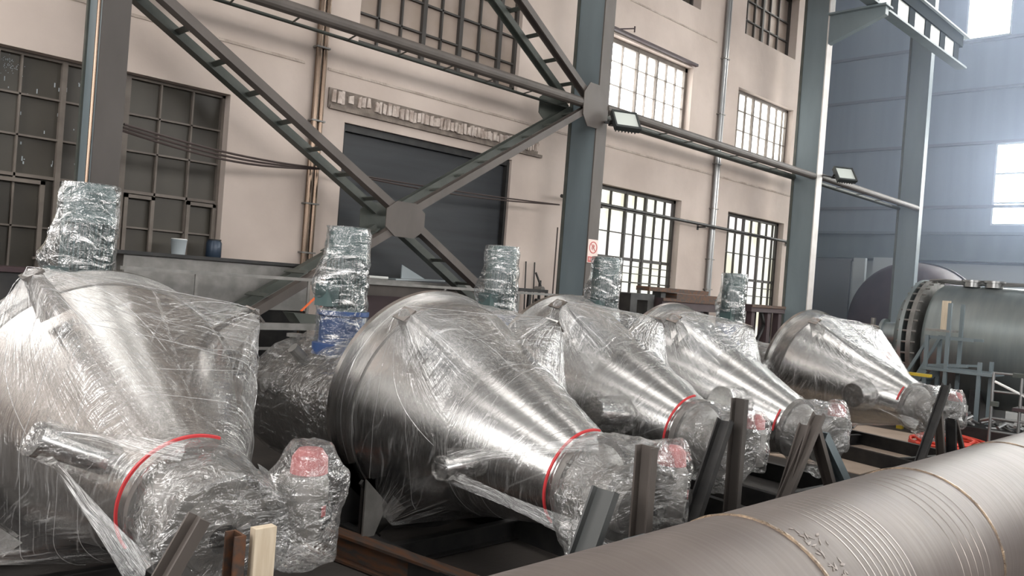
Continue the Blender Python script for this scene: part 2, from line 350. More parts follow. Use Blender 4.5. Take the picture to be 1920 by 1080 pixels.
# ------------------------------------------------------------------ shell of the hall
DW = 9.7          # face of the masonry wall
holes = []        # (x0, x1, z0, z1)
def wall_with_holes(y, th, x0, x1, z0, z1, hs):
    xs = sorted({x0, x1, *[h[0] for h in hs], *[h[1] for h in hs]}); zs = sorted({z0, z1, *[h[2] for h in hs], *[h[3] for h in hs]})
    mb = MB()
    for a, b in zip(xs, xs[1:]):
        for c, d in zip(zs, zs[1:]):
            mx, mz = (a+b)/2, (c+d)/2
            if any(h[0] < mx < h[1] and h[2] < mz < h[3] for h in hs): continue
            mb.add([(a, y, c), (b, y, c), (b, y, d), (a, y, d)], [[0, 1, 2, 3]])
            mb.add([(a, y+th, c), (b, y+th, c), (b, y+th, d), (a, y+th, d)], [[3, 2, 1, 0]])
    for h in hs:
        a, b, c, d = h
        mb.add([(a, y, c), (a, y+th, c), (a, y+th, d), (a, y, d)], [[0, 1, 2, 3]]); mb.add([(b, y, c), (b, y+th, c), (b, y+th, d), (b, y, d)], [[0, 3, 2, 1]])
        mb.add([(a, y, d), (b, y, d), (b, y+th, d), (a, y+th, d)], [[0, 1, 2, 3]]); mb.add([(a, y, c), (b, y, c), (b, y+th, c), (a, y+th, c)], [[0, 3, 2, 1]])
    mb.add([(x1, y, z0), (x1, y+th, z0), (x1, y+th, z1), (x1, y, z1)], [[0, 1, 2, 3]])
    return mb
H = dict(
    a=(.55, 3.0, .2, 4.15), b=(3.1, 4.43, .2, 4.16), shutter=(6.07, 9.29, 0, 4.14), up=(6.19, 9.29, 5.28, 7.9),
    w1=(11.62, 14.30, 5.42, 6.86), w2=(16.12, 18.72, 5.42, 6.88), l1=(11.62, 14.24, .9, 4.09), l2=(16.08, 18.68, .9, 4.09),
    t1=(16.20, 18.6, 8.10, 9.6), t0=(11.7, 14.40, 8.10, 9.6), ub=(.4, 4.6, 8.1, 12.2), gate=(-2.8, .2, 0, 7.6))
struct('wall_back', wall_with_holes(DW, .35, -14, 19.6, 0, 15, list(H.values())), 'plaster')
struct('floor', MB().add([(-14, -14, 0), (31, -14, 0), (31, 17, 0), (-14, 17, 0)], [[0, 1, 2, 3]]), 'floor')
rf = MB().span((-14, -14, 15), (31, 17, 15.2)); struct('ceiling', rf, 'roof')
struct('wall_front', MB().span((-14, -14.2, 0), (31, -14, 15)), 'gable')
struct('wall_left', MB().span((-14.2, -14, 0), (-14, 10, 15)), 'gable')
struct('wall_rear', MB().span((19.6, 16.8, 0), (31, 17, 15)), 'gable')
struct('wall_inner', MB().span((19.3, 10.06, 0), (19.6, 16.8, 15)), 'plaster')
# gable at the far right with two daylight openings
def gable():
    mb = MB(); hs = [(-10, 8.51, 5.40, 8.08), (8.44, 9.75, 11.9, 14.6), (-10.0, 7.0, 11.9, 14.6)]
    ys = sorted({-14, 17, *[v for h in hs for v in h[:2]]}); zs = sorted({0, 15, *[v for h in hs for v in h[2:]]})
    for a, b in zip(ys, ys[1:]):
        for c, d in zip(zs, zs[1:]):
            if any(h[0] < (a+b)/2 < h[1] and h[2] < (c+d)/2 < h[3] for h in hs): continue
            mb.add([(31, a, c), (31, b, c), (31, b, d), (31, a, d)], [[0, 3, 2, 1]])
            mb.add([(31.15, a, c), (31.15, b, c), (31.15, b, d), (31.15, a, d)], [[0, 1, 2, 3]])
    for a, b, c, d in hs:
        mb.add([(31, a, c), (31.15, a, c), (31.15, a, d), (31, a, d)], [[0, 1, 2, 3]]); mb.add([(31, b, c), (31.15, b, c), (31.15, b, d), (31, b, d)], [[0, 3, 2, 1]])
    return mb
struct('wall_right', gable(), 'gable')
t = MB()
for z in (5.98, 8.19, 10.06, 11.75): t.span((30.9, -14, z-.05), (31, 17, z+.05))
struct('trim_1', t, 'darkpanel')
struct('trim_2', MB().ibeam((30.6, -14, 4.55), (30.6, 17, 4.55), .5, 1.0, .09, .03), 'bluepaint')
struct('trim_3', MB().span((30.86, -14, 0), (30.98, 17, 3.98)), 'pale')
def gwin(n, y0, y1, z0, z1, rows):
    f = MB()
    for z in rows: f.span((30.98, y0, z-.035), (31.05, y1, z+.035))
    f.span((30.96, y0-.06, z0-.06), (31.06, y1+.06, z0)); f.span((30.96, y0-.06, z1), (31.06, y1+.06, z1+.06)); f.span((30.96, y1, z0), (31.06, y1+.06, z1)); f.span((30.96, y0-.06, z0), (31.06, y0, z1))
    w = struct('window_%d' % n, f, 'pale')
    struct('window_pane', MB().span((31.08, y0, z0), (31.1, y1, z1)), 'clear', w)
gwin(1, -10, 8.51, 5.40, 8.08, (6.1, 7.1))
gwin(2, 8.44, 9.75, 11.9, 14.6, ())
gwin(3, -10.0, 7.0, 11.9, 14.6, ())  # unseen window, lengthened to put more light on the vessels
struct('window_22', MB().span((-2.8, DW+.2, 2.5), (.2, DW+.22, 7.6)), 'gate'); gb = MB(); [gb.span((x_-.06, DW+.12, 2.5), (x_+.06, DW+.19, 7.6)) for x_ in (-1.8, -.8)]; [gb.span((-2.8, DW+.12, z_-.05), (.2, DW+.19, z_+.05)) for z_ in (3.8, 5.1, 6.4)]; struct('window_24', gb, 'darksash'); struct('window_23', MB().span((-2.8, DW+.15, 0), (.2, DW+.25, 2.5)), 'darksteel')  # unseen gate opening; bars added to break up its reflection on the vessels
# roof lights in the ceiling
for i, x in enumerate((-7.5, 2.0, 12.0)):
    struct('window_%d' % (4+i), MB().span((x-1.3, -12, 14.94), (x+1.3, 6.0, 14.98)), 'sky')
# bright band of windows high in the left gable and the long wall behind the viewer
struct('window_9', MB().span((-13.98, -7, 3.0), (-13.95, 6.5, 10.5)), 'endglass')
struct('window_10', MB().span((-6, -13.98, 5.5), (20, -13.95, 8.7)), 'front')

# windows in the masonry wall
def window(n, h, thick, thin, rows, pane, sash='sash', rowt=.028, deep=.16, border=.05, extra=None, tk=.035, tn=.014):
    x0, x1, z0, z1 = h; y = DW+deep; f = MB()
    f.span((x0, y-.02, z1-border), (x1, y+.05, z1)); f.span((x0, y-.02, z0), (x1, y+.05, z0+border))
    f.span((x0, y-.02, z0), (x0+border, y+.05, z1)); f.span((x1-border, y-.02, z0), (x1, y+.05, z1))
    for x in thick: f.span((x-tk, y-.025, z0), (x+tk, y+.04, z1))
    for x in thin: f.span((x-tn, y-.012, z0), (x+tn, y+.04, z1))
    for z in rows:
        tt = rowt
        if isinstance(z, tuple): z, tt = z
        f.span((x0, y-.012, z-tt/2), (x1, y+.04, z+tt/2))
    if extra: extra(f, y)
    w = struct('window_%d' % n, f, sash)
    struct('window_pane', MB().span((x0, y+.045, z0), (x1, y+.06, z1)), pane, w)
    return w
def doors_a(f, y):
    for xa, xb in ((2.02, 2.5), (1.2, 1.95)):
        for p, q in (((xa, 2.78), (xb, 2.82)), ((xa, .25), (xa+.045, 2.82)), ((xb-.045, .25), (xb, 2.82))): f.span((p[0], y-.045, p[1]), (q[0], y, q[1]))
    f.span((2.42, y-.09, 1.98), (2.56, y-.05, 2.005))
window(11, H['a'], (1.3, 1.98, 2.62), (1.65, 2.21), ((3.71, .02), (3.28, .02), (2.86, .035), (2.32, .02), (1.88, .02)), 'darkglass', tk=.026, tn=.010, border=.035, extra=doors_a)
sm = MB(); rnd = random.Random(3)
for i in range(26): x_, z_ = rnd.uniform(2.03, 2.9), rnd.uniform(2.95, 3.95); sm.span((x_, DW+.2, z_), (x_+rnd.uniform(.005, .014), DW+.204, z_+rnd.uniform(.01, .05)))
for i in range(60): x_, z_ = rnd.gauss(2.1, .06), rnd.gauss(4.0, .05); sm.span((x_, DW+.2, z_), (x_+.006, DW+.204, z_+.007))
struct('paint_specks', sm, 'pale', bpy.data.objects['window_11'])
def doors_b(f, y):
    for xa, xb in ((3.32, 3.66), (4.04, 4.40)):
        for p, q in (((xa, 2.76), (xb, 2.80)), ((xa, .25), (xa+.04, 2.80)), ((xb-.04, .25), (xb, 2.80))): f.span((p[0], y-.045, p[1]), (q[0], y, q[1]))
window(12, H['b'], (3.28,), (3.66, 4.04), ((3.72, .02), (3.30, .02), (2.83, .035), (2.42, .02), (2.0, .02)), 'darkglass', tk=.03, tn=.010, border=.035, extra=doors_b)
window(13, H['up'], (7.36, 8.04+.03, 8.9), (6.56, 6.96, 7.70, 8.47), (5.72, 6.16, 6.6, 7.04, 7.5), 'papered', 'darksash', deep=.1)
window(14, H['w1'], (12.62, 13.26), (12.16, 12.94, 13.6, 13.92), (5.6, 6.0, 6.44), 'upper', 'sash', .014, tk=.022, tn=.008, border=.085)
window(15, H['w2'], (17.08, 17.82), (16.42, 16.75, 17.45, 18.2, 18.5), (5.55, 6.0, 6.44), 'upper', 'sash', .014, tk=.022, tn=.008, border=.06)
def low1(f, y): f.span((12.5, y-.03, .9), (12.6, y+.04, 2.76)); f.span((12.6, y-.03, 2.3), (14.24, y+.03, 2.325)); [f.span((12.6, y-.03, z), (14.24, y+.03, z+.015)) for z in (1.9, 2.1, 2.48, 2.62)]
window(16, H['l1'], (12.60, 13.24), (12.14, 12.92, 13.58, 13.9), ((3.70, .05), 3.25, (2.76, .06)), 'lower', 'darksash', .02, tk=.026, tn=.011, border=.07, extra=low1)
window(17, H['l2'], (17.06, 17.80), (16.40, 16.73, 17.43, 18.16, 18.46), ((3.68, .05), 3.2, (2.62, .06), 2.25, 2.45, 2.05), 'lower', 'darksash', .02, tk=.026, tn=.011, border=.07)
window(18, H['t1'], (17.3,), (16.6, 16.95, 17.65, 18.05), (8.55, 9.0), 'papered', 'darksash', deep=.22)
window(19, H['t0'], (13.2,), (12.5, 13.7, 14.1), (8.55, 9.0), 'darkglass', 'darksash', deep=.22)
window(21, H['ub'], (1.8, 3.2), (), (9.5, 10.9), 'upper', 'darksash', tk=.06)  # unseen window, enlarged to put glare on the vessels
# roller shutter door
sh = MB(); nsl = 52
for i in range(nsl):
    z = i*4.14/nsl; d = 4.14/nsl
    sh.prism([(-1.6, z), (-1.6, z)] if 0 else [(0, z), (-.018, z+d*.5), (0, z+d), (.02, z+d), (.02, z)], (6.07, DW+.16, 0), (9.29, DW+.16, 0), (0, 0, 1))
door = struct('door_1', sh, 'shutter')
struct('door_frame', MB().span((6.07, DW+.06, 4.04), (9.29, DW+.2, 4.14)).span((6.07, DW+.05, 0), (6.12, DW+.2, 4.1)).span((9.24, DW+.05, 0), (9.29, DW+.2, 4.1)), 'darksteel', door)
# plaster string courses, the hacked-off canopy strip over the shutter
g = MB()
for xa, xb in ((-14, 5.4), (5.75, 19.5)): g.span((xa, DW-.012, 4.78), (xb, DW+.02, 4.815))
g.span((11.2, DW-.01, 7.6), (15.1, DW+.02, 7.63))
struct('trim_4', g, 'plaster_r')
rnd = random.Random(4); b = MB(); x = 5.82
while x < 9.78:
    w = rnd.uniform(.045, .062); top = 4.525-.03*rnd.random()-(.03 if rnd.random() < .15 else 0); bot = 4.345+.03*rnd.random(); dpt = rnd.uniform(.045, .085)
    if x < 6.4: top += .03*rnd.random(); w *= rnd.uniform(.7, 1.3); bot += .03*rnd.random()
    if rnd.random() > .06:
        j = lambda k: rnd.uniform(-k, k)
        b.add([(x, DW+.02, bot), (x+w, DW+.02, bot), (x+w, DW+.02, top), (x, DW+.02, top), (x+j(.004), DW-dpt+j(.012), bot+j(.012)), (x+w+j(.004), DW-dpt+j(.012), bot+j(.012)), (x+w+j(.004), DW-dpt+j(.012), top+j(.012)), (x+j(.004), DW-dpt+j(.012), top+j(.012))],
              [[4, 5, 6, 7], [0, 1, 5, 4], [2, 3, 7, 6], [1, 2, 6, 5], [0, 4, 7, 3]])
    x += w+rnd.uniform(.012, .022)
struct('trim_5', b, 'brick')
struct('trim_6', MB().span((5.78, DW-.025, 4.29), (9.86, DW+.01, 4.555)).span((5.8, DW-.05, 4.275), (9.95, DW+.01, 4.325)), 'mortar')

# ------------------------------------------------------------------ steel frame of the hall
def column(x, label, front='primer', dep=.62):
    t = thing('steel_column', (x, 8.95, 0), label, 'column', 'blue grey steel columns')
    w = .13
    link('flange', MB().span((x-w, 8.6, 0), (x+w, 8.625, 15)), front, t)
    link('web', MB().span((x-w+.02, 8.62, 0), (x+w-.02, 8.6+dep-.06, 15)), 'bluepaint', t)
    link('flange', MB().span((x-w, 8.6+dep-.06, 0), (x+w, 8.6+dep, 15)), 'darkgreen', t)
    return t
c1 = column(2.712, 'brown steel column before the dark glass doors, thin conduit on its edge', 'primerdark', dep=.54)
link('conduit', MB().tube((2.562, 8.66, 0), (2.562, 8.66, 15), .018, 10), 'copper', c1)
c2 = column(10.2, 'steel column carrying the floodlight and the red prohibition sign')
link('conduit', MB().path([(9.98, 9.2, 3.1), (9.98, 9.2, 2.4), (9.98, 9.2, 1.2)], .012), 'cable', c2)
c3 = column(18.08, 'steel column with a pale lit flange where the plastered wall ends', 'litflange')
link('corbel', MB().plate([(17.98, 8.6, 8.15), (17.98, 7.35, 8.62), (17.98, 7.35, 8.83), (17.98, 8.6, 8.83)], (.16, 0, 0)).span((17.86, 7.3, 8.79), (18.26, 8.6, 8.83)), 'bluepaint', c3)
c4 = column(24.57, 'blue grey column standing alone before the gable wall, behind the horizontal tank', 'bluepaint')

def gusset(mb, x, y, z, w, h, t=.014):
    mb.plate([(x-w/2, y, z-h*.25), (x-w*.25, y, z-h/2), (x+w*.25, y, z-h/2), (x+w/2, y, z-h*.25), (x+w/2, y, z+h*.25), (x+w*.25, y, z+h/2), (x-w*.25, y, z+h/2), (x-w/2, y, z+h*.25)], (0, t, 0))
YF, YB = 8.68, 9.16
def ladder_brace(t, a, b, n, skip=()):
    """twin-chord brace: a, b = (x, z)"""
    link('front_chord', MB().channel((a[0], YF, a[1]), (b[0], YF, b[1]), .10, .14, .014, (0, 1, 0)), 'primer', t)
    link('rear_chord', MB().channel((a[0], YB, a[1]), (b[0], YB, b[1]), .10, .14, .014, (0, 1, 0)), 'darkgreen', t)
    bt = MB()
    for i in range(n):
        if i in skip: continue
        f = (i+.5)/n; x = a[0]+(b[0]-a[0])*f; z = a[1]+(b[1]-a[1])*f
        bt.bar((x, YF, z+.05), (x, YB, z+.05), .012, .07, (a[0]-b[0], 0, a[1]-b[1]))
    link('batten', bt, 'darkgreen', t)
lower = thing('cross_brace', (6.42, 8.9, .6), 'big X shaped steel brace of twin channels in front of the roller shutter', 'brace')
ladder_brace(lower, (2.85, 4.90), (6.28, 2.90), 8)
ladder_brace(lower, (6.52, 2.90), (10.0, 5.02), 8)
ladder_brace(lower, (6.28, 2.76), (2.85, .65), 7)
ladder_brace(lower, (6.55, 2.76), (10.0, .65), 7)
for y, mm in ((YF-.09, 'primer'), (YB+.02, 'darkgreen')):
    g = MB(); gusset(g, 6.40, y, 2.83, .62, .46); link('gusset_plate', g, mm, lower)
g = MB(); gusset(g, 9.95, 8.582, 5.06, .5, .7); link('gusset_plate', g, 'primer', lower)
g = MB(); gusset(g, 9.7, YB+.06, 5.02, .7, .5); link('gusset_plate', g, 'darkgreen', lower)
upper = thing('cross_brace', (6.42, 8.9, 5.1), 'upper brace running up and left from the floodlight column, crossing the papered window', 'brace')
ladder_brace(upper, (9.95, 5.22), (6.5, 7.45), 8)
ladder_brace(upper, (2.9, 5.25), (6.35, 7.45), 8)
def strut(x0, x1, z, label, battens, rr=.05):
    t = thing('tie_strut', ((x0+x1)/2, 8.9, z), label, 'strut', 'horizontal tie struts between columns')
    link('front_tube', MB().tube((x0, YF-.02, z), (x1, YF-.02, z), .078), 'primer', t)
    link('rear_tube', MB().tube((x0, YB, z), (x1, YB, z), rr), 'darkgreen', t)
    bt = MB()
    for i in range(battens):
        x = x0+(x1-x0)*(i+.5)/battens; bt.bar((x-.05, YF, z), (x+.05, YB, z), .05 if rr > .03 else .02, .012)
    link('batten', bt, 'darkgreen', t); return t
strut(2.84, 10.03, 5.08, 'horizontal tube strut crossing below the papered window above the roller shutter', 9, .022)
strut(10.33, 17.91, 5.10, 'horizontal tube strut under the bright upper windows, from floodlight column to pale column', 9, .065)
strut(18.21, 24.40, 5.14, 'horizontal tube strut from the pale lit column to the column before the gable wall', 5)
# crane girder
t = thing('crane_girder', (12, 7.7, 8.87), 'crane runway girder with daylit pale panels high before the gable wall', 'girder')
link('bottom_flange', MB().span((4, 7.48, 8.85), (23.9, 7.74, 8.90)), 'bluepaint', t)
link('top_rail', MB().span((4, 7.45, 9.66), (23.9, 7.8, 9.70)).span((4, 7.65, 9.70), (24.1, 7.72, 9.79)), 'pale', t)
link('top_beam', MB().span((4, 7.52, 9.36), (23.6, 7.72, 9.66)), 'girderpaint', t)
x = 23.02
while x > 4.5:
    link('stiffener', MB().span((x, 7.545, 8.9), (x+.36, 7.7, 9.36)), 'girderpaint', t); x -= 1.06
link('web', MB().span((4, 7.565, 8.9), (23.1, 7.575, 9.36)), 'webpanel', t)

# drain pipes on the masonry wall
for x, mm, lab in ((5.60, 'copper', 'brown twin drain pipe on the plaster wall between the dark glass doors and roller shutter'), (15.38, 'steelpipe', 'grey twin drain pipe on the wall between the two pairs of bright windows')):
    t = thing('drain_pipe', (x, DW-.07, 0), lab, 'pipe')
    link('pipe', MB().tube((x-.045, DW-.07, 0), (x-.045, DW-.07, 14.98), .042), mm, t); link('pipe', MB().tube((x+.05, DW-.07, 0), (x+.05, DW-.07, 14.98), .034), mm, t)
    cl = MB()
    for z in (2.3, 2.95, 4.05, 5.02, 6.1, 7.3): cl.span((x-.1, DW-.12, z), (x+.1, DW-.003, z+.02))
    link('clamp', cl, 'greysteel', t)
# floodlights
def flood(x, y, z, yaw, sc, label):
    t = thing('floodlight', (x, y, z), label, 'lamp', 'floodlights on the columns')
    M = Matrix.Rotation(yaw, 3, 'Z') @ Matrix.Rotation(R(-38), 3, 'X')
    P = lambda a: Vector((x, y, z))+M @ (Vector(a)*sc)
    def bx(c, d): return MB().box(P(c), [k*sc for k in d], M)
    fr = bx((0, 0, 0), (.46, .07, .40)); link('housing', fr, 'lampbody', t)
    rim = MB()
    for c, d in (((0, -.05, .19), (.46, .05, .03)), ((0, -.05, -.19), (.46, .05, .05)), ((-.22, -.05, 0), (.03, .05, .4)), ((.22, -.05, 0), (.03, .05, .4))): rim.box(P(c), [k*sc for k in d], M)
    link('rim', rim, 'lampbody', t); link('glass', bx((0, -.045, .01), (.41, .012, .34)), 'lampglass', t)
    fin = MB()
    for i in range(7): fin.box(P((-.18+i*.06, .06, 0)), [.012*sc, .06*sc, .34*sc], M)
    link('cooling_fin', fin, 'lampbody', t)
    br = MB().bar(P((-.25, .0, 0)), P((-.25, .12, 0)), .04, .01).bar(P((.25, 0, 0)), P((.25, .12, 0)), .04, .01).bar(P((-.25, .12, 0)), P((.25, .12, 0)), .04, .01)
    br.bar(P((0, .12, 0)), (x-.17, 8.592, z+.0), .05, .03); link('bracket', br, 'darksteel', t)
flood(10.42, 8.3, 4.86, R(-28), .95, 'square floodlight on the column with the prohibition sign')
flood(18.36, 8.15, 5.16, R(-35), 1.0, 'square floodlight on the pale lit column')
# prohibition sign on the column
t = thing('warning_sign', (10.17, 8.59, 2.56), 'small white sign with red prohibition ring on the floodlight column', 'sign')
sx, sz = 10.2, 2.735
link('board', MB().span((sx-.125, 8.585, sz-.19), (sx+.125, 8.598, sz+.19)), 'signwhite', t)
ring = MB().lathe([(0, .098), (.004, .098), (.004, .082), (0, .082)], (sx, 8.585, sz+.06), (0, -1, 0), 32, caps=False); link('ring', ring, 'signred', t)
sq = MB()
for pts in (((-.03, .04), (.0, .045), (-.005, .01), (-.035, .0), (-.02, -.04)), ((.0, .045), (.03, .03), (.01, .0), (.035, -.045)), ((-.035, .015), (.03, .018)), ((-.03, -.018), (.02, -.012)), ((-.055, .055), (.055, -.055))):
    for p, q in zip(pts, pts[1:]): sq.bar((sx+p[0], 8.583, sz+.06+p[1]), (sx+q[0], 8.583, sz+.06+q[1]), .008, .004, (0, 1, 0))
link('pictogram', sq, 'signred', t)
link('caption_strip', MB().span((sx-.115, 8.581, sz-.18), (sx+.115, 8.586, sz-.09)), 'signred', t)
def text(body, size, loc, m_, parent):
    cu = bpy.data.curves.new('caption', 'FONT'); cu.body = body; cu.size = size; cu.align_x = 'CENTER'; cu.align_y = 'CENTER'; cu.extrude = .001
    o = bpy.data.objects.new('caption', cu); C.objects.link(o); o.rotation_euler = (PI/2, 0, 0)
    bpy.context.view_layer.update(); me = bpy.data.meshes.new_from_object(o.evaluated_get(bpy.context.evaluated_depsgraph_get())); bpy.data.objects.remove(o); me.materials.clear(); me.materials.append(MT[m_])
    o = bpy.data.objects.new('caption', me); C.objects.link(o); o.rotation_euler = (PI/2, 0, 0)
    o.parent = parent; o.location = Vector(loc)-parent_origin(parent); return o
text('禁止吸烟', .052, (sx, 8.579, sz-.135), 'signwhite', t)

# cables
cab = MB()
for k in range(3):
    a, bb = Vector((2.9, 8.75+.02*k, 3.42-.03*k)), Vector((5.56, 9.3, 3.40))
    cab.path([a.lerp(bb, i/14)+Vector((0, 0, -.10*math.sin(PI*i/14)*(.6+.25*k))) for i in range(15)], .014, 6)
for k in range(2):
    a, bb = Vector((5.56, 9.3, 3.40)), Vector((10.0, 9.22, 3.48))
    cab.path([a.lerp(bb, i/18)+Vector((0, 0, -.05*math.sin(PI*i/18)*(k+.6))) for i in range(19)], .012, 6)
solo('cable_bundle', cab, 'cable', 'dark cable bundle strung across the dark glass doors and roller shutter', 'cable')
t = thing('gas_pipe', (14.7, 9.5, 3.65), 'thin dark horizontal pipe across the lower frosted windows', 'pipe')
link('tube', MB().tube((10.34, 9.5, 3.68), (19.0, 9.5, 3.63), .032), 'darksteel', t)
for x in (11.45, 14.9, 18.85): link('wall_bracket', MB().span((x-.015, 9.49, 3.6), (x+.015, DW-.004, 3.63)).span((x-.03, DW-.012, 3.55), (x+.03, DW-.002, 3.7)), 'darksteel', t)
t = thing('curtain_rail', (11.9, 9.6, 6.9), 'rusty lintel bar over the bright upper window beside the floodlight column', 'rail')
link('bar', MB().bar((10.9, 9.62, 6.93), (14.3, 9.62, 6.90), .07, .05), 'maroon', t)
link('hook', MB().bar((11.7, 9.62, 6.95), (12.0, 9.5, 7.02), .02, .02).bar((12.0, 9.5, 6.95), (12.0, 9.5, 7.06), .02, .02), 'maroon', t)

# ------------------------------------------------------------------ clutter along the wall
t = thing('steel_trough', (4.3, 9.15, 0), 'long grey steel trough below the dark glass doors, buckets on it', 'trough')
link('top_plate', MB().span((2.95, 8.98+.32, 2.11), (5.48, 9.66, 2.15)), 'darksteel', t)
link('side_panel', MB().span((3.22, 9.36, 1.55), (5.48, 9.40, 2.11)), 'greysteel', t)
link('end_panel', MB().span((3.2, 9.36, 1.5), (3.24, 9.66, 2.11)), 'greysteel', t)
link('sloping_skirt', MB().plate([(3.22, 9.38, 1.55), (5.48, 9.38, 1.55), (5.2, 9.62, .7), (3.5, 9.62, .7)], (0, .02, 0)), 'darksteel', t)
lg = MB()
for x in (3.4, 5.4): lg.bar((x, 9.5, 0), (x, 9.5, 1.6), .08, .08)
link('leg', lg, 'darksteel', t)
t = thing('bucket', (3.84, 9.48, 2.15), 'pale plastic bucket standing on the grey steel trough', 'bucket')
link('body', MB().lathe([(0, .075), (.16, .088), (.165, .092), (.175, .092), (.175, .08)], (3.84, 9.48, 2.15), (0, 0, 1), 24, (0, 1, 0)), 'pale', t)
link('lid', MB().lathe([(.17, .0001), (.178, .085), (.17, .09)], (3.84, 9.48, 2.155), (0, 0, 1), 24, (0, 1, 0)), 'white', t)
t = thing('paint_can', (4.26, 9.48, 2.15), 'dark blue can beside the pale bucket on the trough', 'can')
link('body', MB().lathe([(0, .085), (.01, .09), (.17, .09), (.2, .075)], (4.26, 9.48, 2.15), (0, 0, 1), 24, (0, 1, 0)), 'canblue', t)
link('cap', MB().lathe([(.2, .08), (.215, .08), (.215, .06)], (4.26, 9.48, 2.15), (0, 0, 1), 24, (0, 1, 0)), 'black', t)
def handrail(x0, x1, z, posts, label):
    t = thing('guard_rail', ((x0+x1)/2, 8.42, 0), label, 'railing')
    link('rail', MB().bar((x0, 8.42, z), (x1, 8.42, z), .035, .035), 'greysteel', t)
    link('lower_rail', MB().bar((x0, 8.42, z-.8), (x1, 8.42, z-.8), .03, .03), 'greysteel', t)
    for x in posts: link('post', MB().bar((x, 8.42, 0), (x, 8.42, z), .028, .028), 'greysteel', t)
handrail(2.85, 5.0, 1.97, (2.9, 3.62, 4.95), 'thin grey guard rail in front of the long steel trough')
handrail(5.6, 9.85, 1.985, (5.65, 7.0, 8.4, 9.8), 'thin grey guard rail in front of the roller shutter')
# press brake / machine bed in front of the shutter
t = thing('machine_bed', (7.3, 9.3, 0), 'low brown machine bed below the roller shutter with a pale plate lying on it', 'machine')
link('body', MB().span((6.1, 9.34, .2), (8.6, 9.68, 1.95)), 'primer', t)
link('top_ledge', MB().span((6.1, 9.3, 1.95), (8.65, 9.69, 2.03)), 'greysteel', t)
link('front_panel', MB().span((6.2, 9.31, .6), (7.2, 9.34, 1.8)).span((7.3, 9.31, .6), (8.5, 9.34, 1.8)), 'maroon', t)
link('plinth', MB().span((6.05, 9.29, 0), (8.7, 9.69, .2)), 'darksteel', t)
solo('steel_plate', MB().plate([(6.85, 9.32, 2.032), (7.75, 9.32, 2.06), (7.75, 9.66, 2.06), (6.95, 9.66, 2.032)], (0, 0, .02)).plate([(7.15, 9.6, 2.06), (7.6, 9.6, 2.07), (7.15, 9.6, 2.26)], (0, .02, 0)), 'pale', 'pale bent sheet offcut on the machine bed below the roller shutter', 'plate')
solo('lamp_tube', MB().tube((6.48, 9.45, 2.052), (6.8, 9.45, 2.052), .02), 'white', 'short white tube lying on the machine bed near the roller shutter', 'tube')
for i, (x, z) in enumerate(((5.95, 1.62), (6.02, 1.62), (6.85, 1.72), (6.92, 1.72))):
    pass
t = thing('tool_stand', (9.25, 9.1, 0), 'dark open stand of bars beside the floodlight column base', 'stand')
link('top', MB().span((8.85, 8.95, 2.0), (9.6, 9.4, 2.05)), 'darksteel', t)
for x in (8.9, 9.15, 9.55):
    for y in (8.98, 9.36): link('leg', MB().bar((x, y, 0), (x+.05, y, 2.0), .045, .045), 'darksteel', t)
link('crossbar', MB().bar((8.9, 8.98, 1.55), (9.6, 8.98, 1.55), .03, .03).bar((8.9, 8.98, .8), (9.6, 8.98, .8), .03, .03), 'darksteel', t)
for i, (x, lab) in enumerate(((9.72, 'thin upright rod leaning on the plaster wall, nearer the shutter'), (9.93, 'thin upright rod on the plaster wall, closer to the floodlight column'))):
    solo('steel_rod', MB().tube((x-.05, 9.45, 0), (x+.04, 9.66, 2.5), .012, 8), 'darksteel', lab, 'rod')
t = thing('hose_reel', (9.95, 9.5, 0), 'small dark valve stand with a bent handle beside the floodlight column', 'valve')
link('standpipe', MB().tube((9.97, 9.5, 0), (9.97, 9.5, 2.2), .025), 'darksteel', t)
link('handle', MB().bar((9.8, 9.45, 2.32), (10.0, 9.5, 2.1), .025, .025).tube((9.9, 9.5, 1.85), (10.03, 9.5, 1.85), .04), 'darksteel', t)
link('valve_body', MB().tube((9.97, 9.42, 2.05), (9.97, 9.58, 2.05), .05), 'greysteel', t)
# rusty work tables in front of the right-hand windows
def work_table(x0, x1, y0, y1, ztop, th, label):
    t = thing('welding_table', ((x0+x1)/2, (y0+y1)/2, 0), label, 'table')
    link('table_top', MB().span((x0, y0, ztop-th), (x1, y1, ztop)), 'maroon', t)
    link('edge_strip', MB().span((x0, y0-.02, ztop-.06), (x1, y0, ztop)), 'rust', t)
    for x in (x0+.15, (x0+x1)/2+.1, x1-.15):
        for y in (y0+.1, y1-.1): link('leg', MB().span((x-.07, y-.07, 0), (x+.07, y+.07, ztop-th)), 'maroon', t)
    link('brace', MB().bar((x0+.2, y0+.1, .9), (x0+1.0, y0+.1, ztop-th), .06, .06), 'darksteel', t); link('brace', MB().bar((x1-.2, y0+.1, .9), (x1-.9, y0+.1, ztop-th), .06, .06), 'darksteel', t)
work_table(12.62, 15.0, 8.85, 9.45, 2.06, .22, 'rusty welding table below the frosted window beside the floodlight column')
work_table(15.9, 17.4, 8.85, 9.4, 2.06, .16, 'smaller rusty welding table in front of the pale lit column')
t = thing('portal_stand', (12.1, 9.1, 0), 'dark upright steel stand with a square opening at the end of the welding table', 'stand')
link('upright', MB().span((11.78, 8.95, 0), (11.98, 9.2, 2.1)), 'darksteel', t); link('upright', MB().span((12.3, 8.95, 0), (12.5, 9.2, 2.1)), 'darksteel', t)
link('head_plate', MB().span((11.98, 8.95, 1.99), (12.3, 9.2, 2.1)), 'darksteel', t); link('lower_plate', MB().span((11.98, 8.97, 0), (12.3, 9.18, 1.66)), 'darksteel', t)
solo('steel_slab', MB().span((12.25, 8.9, 2.17), (14.25, 9.2, 2.25)), 'rust', 'long rusty plank laid from the square-holed stand over the welding table', 'slab')
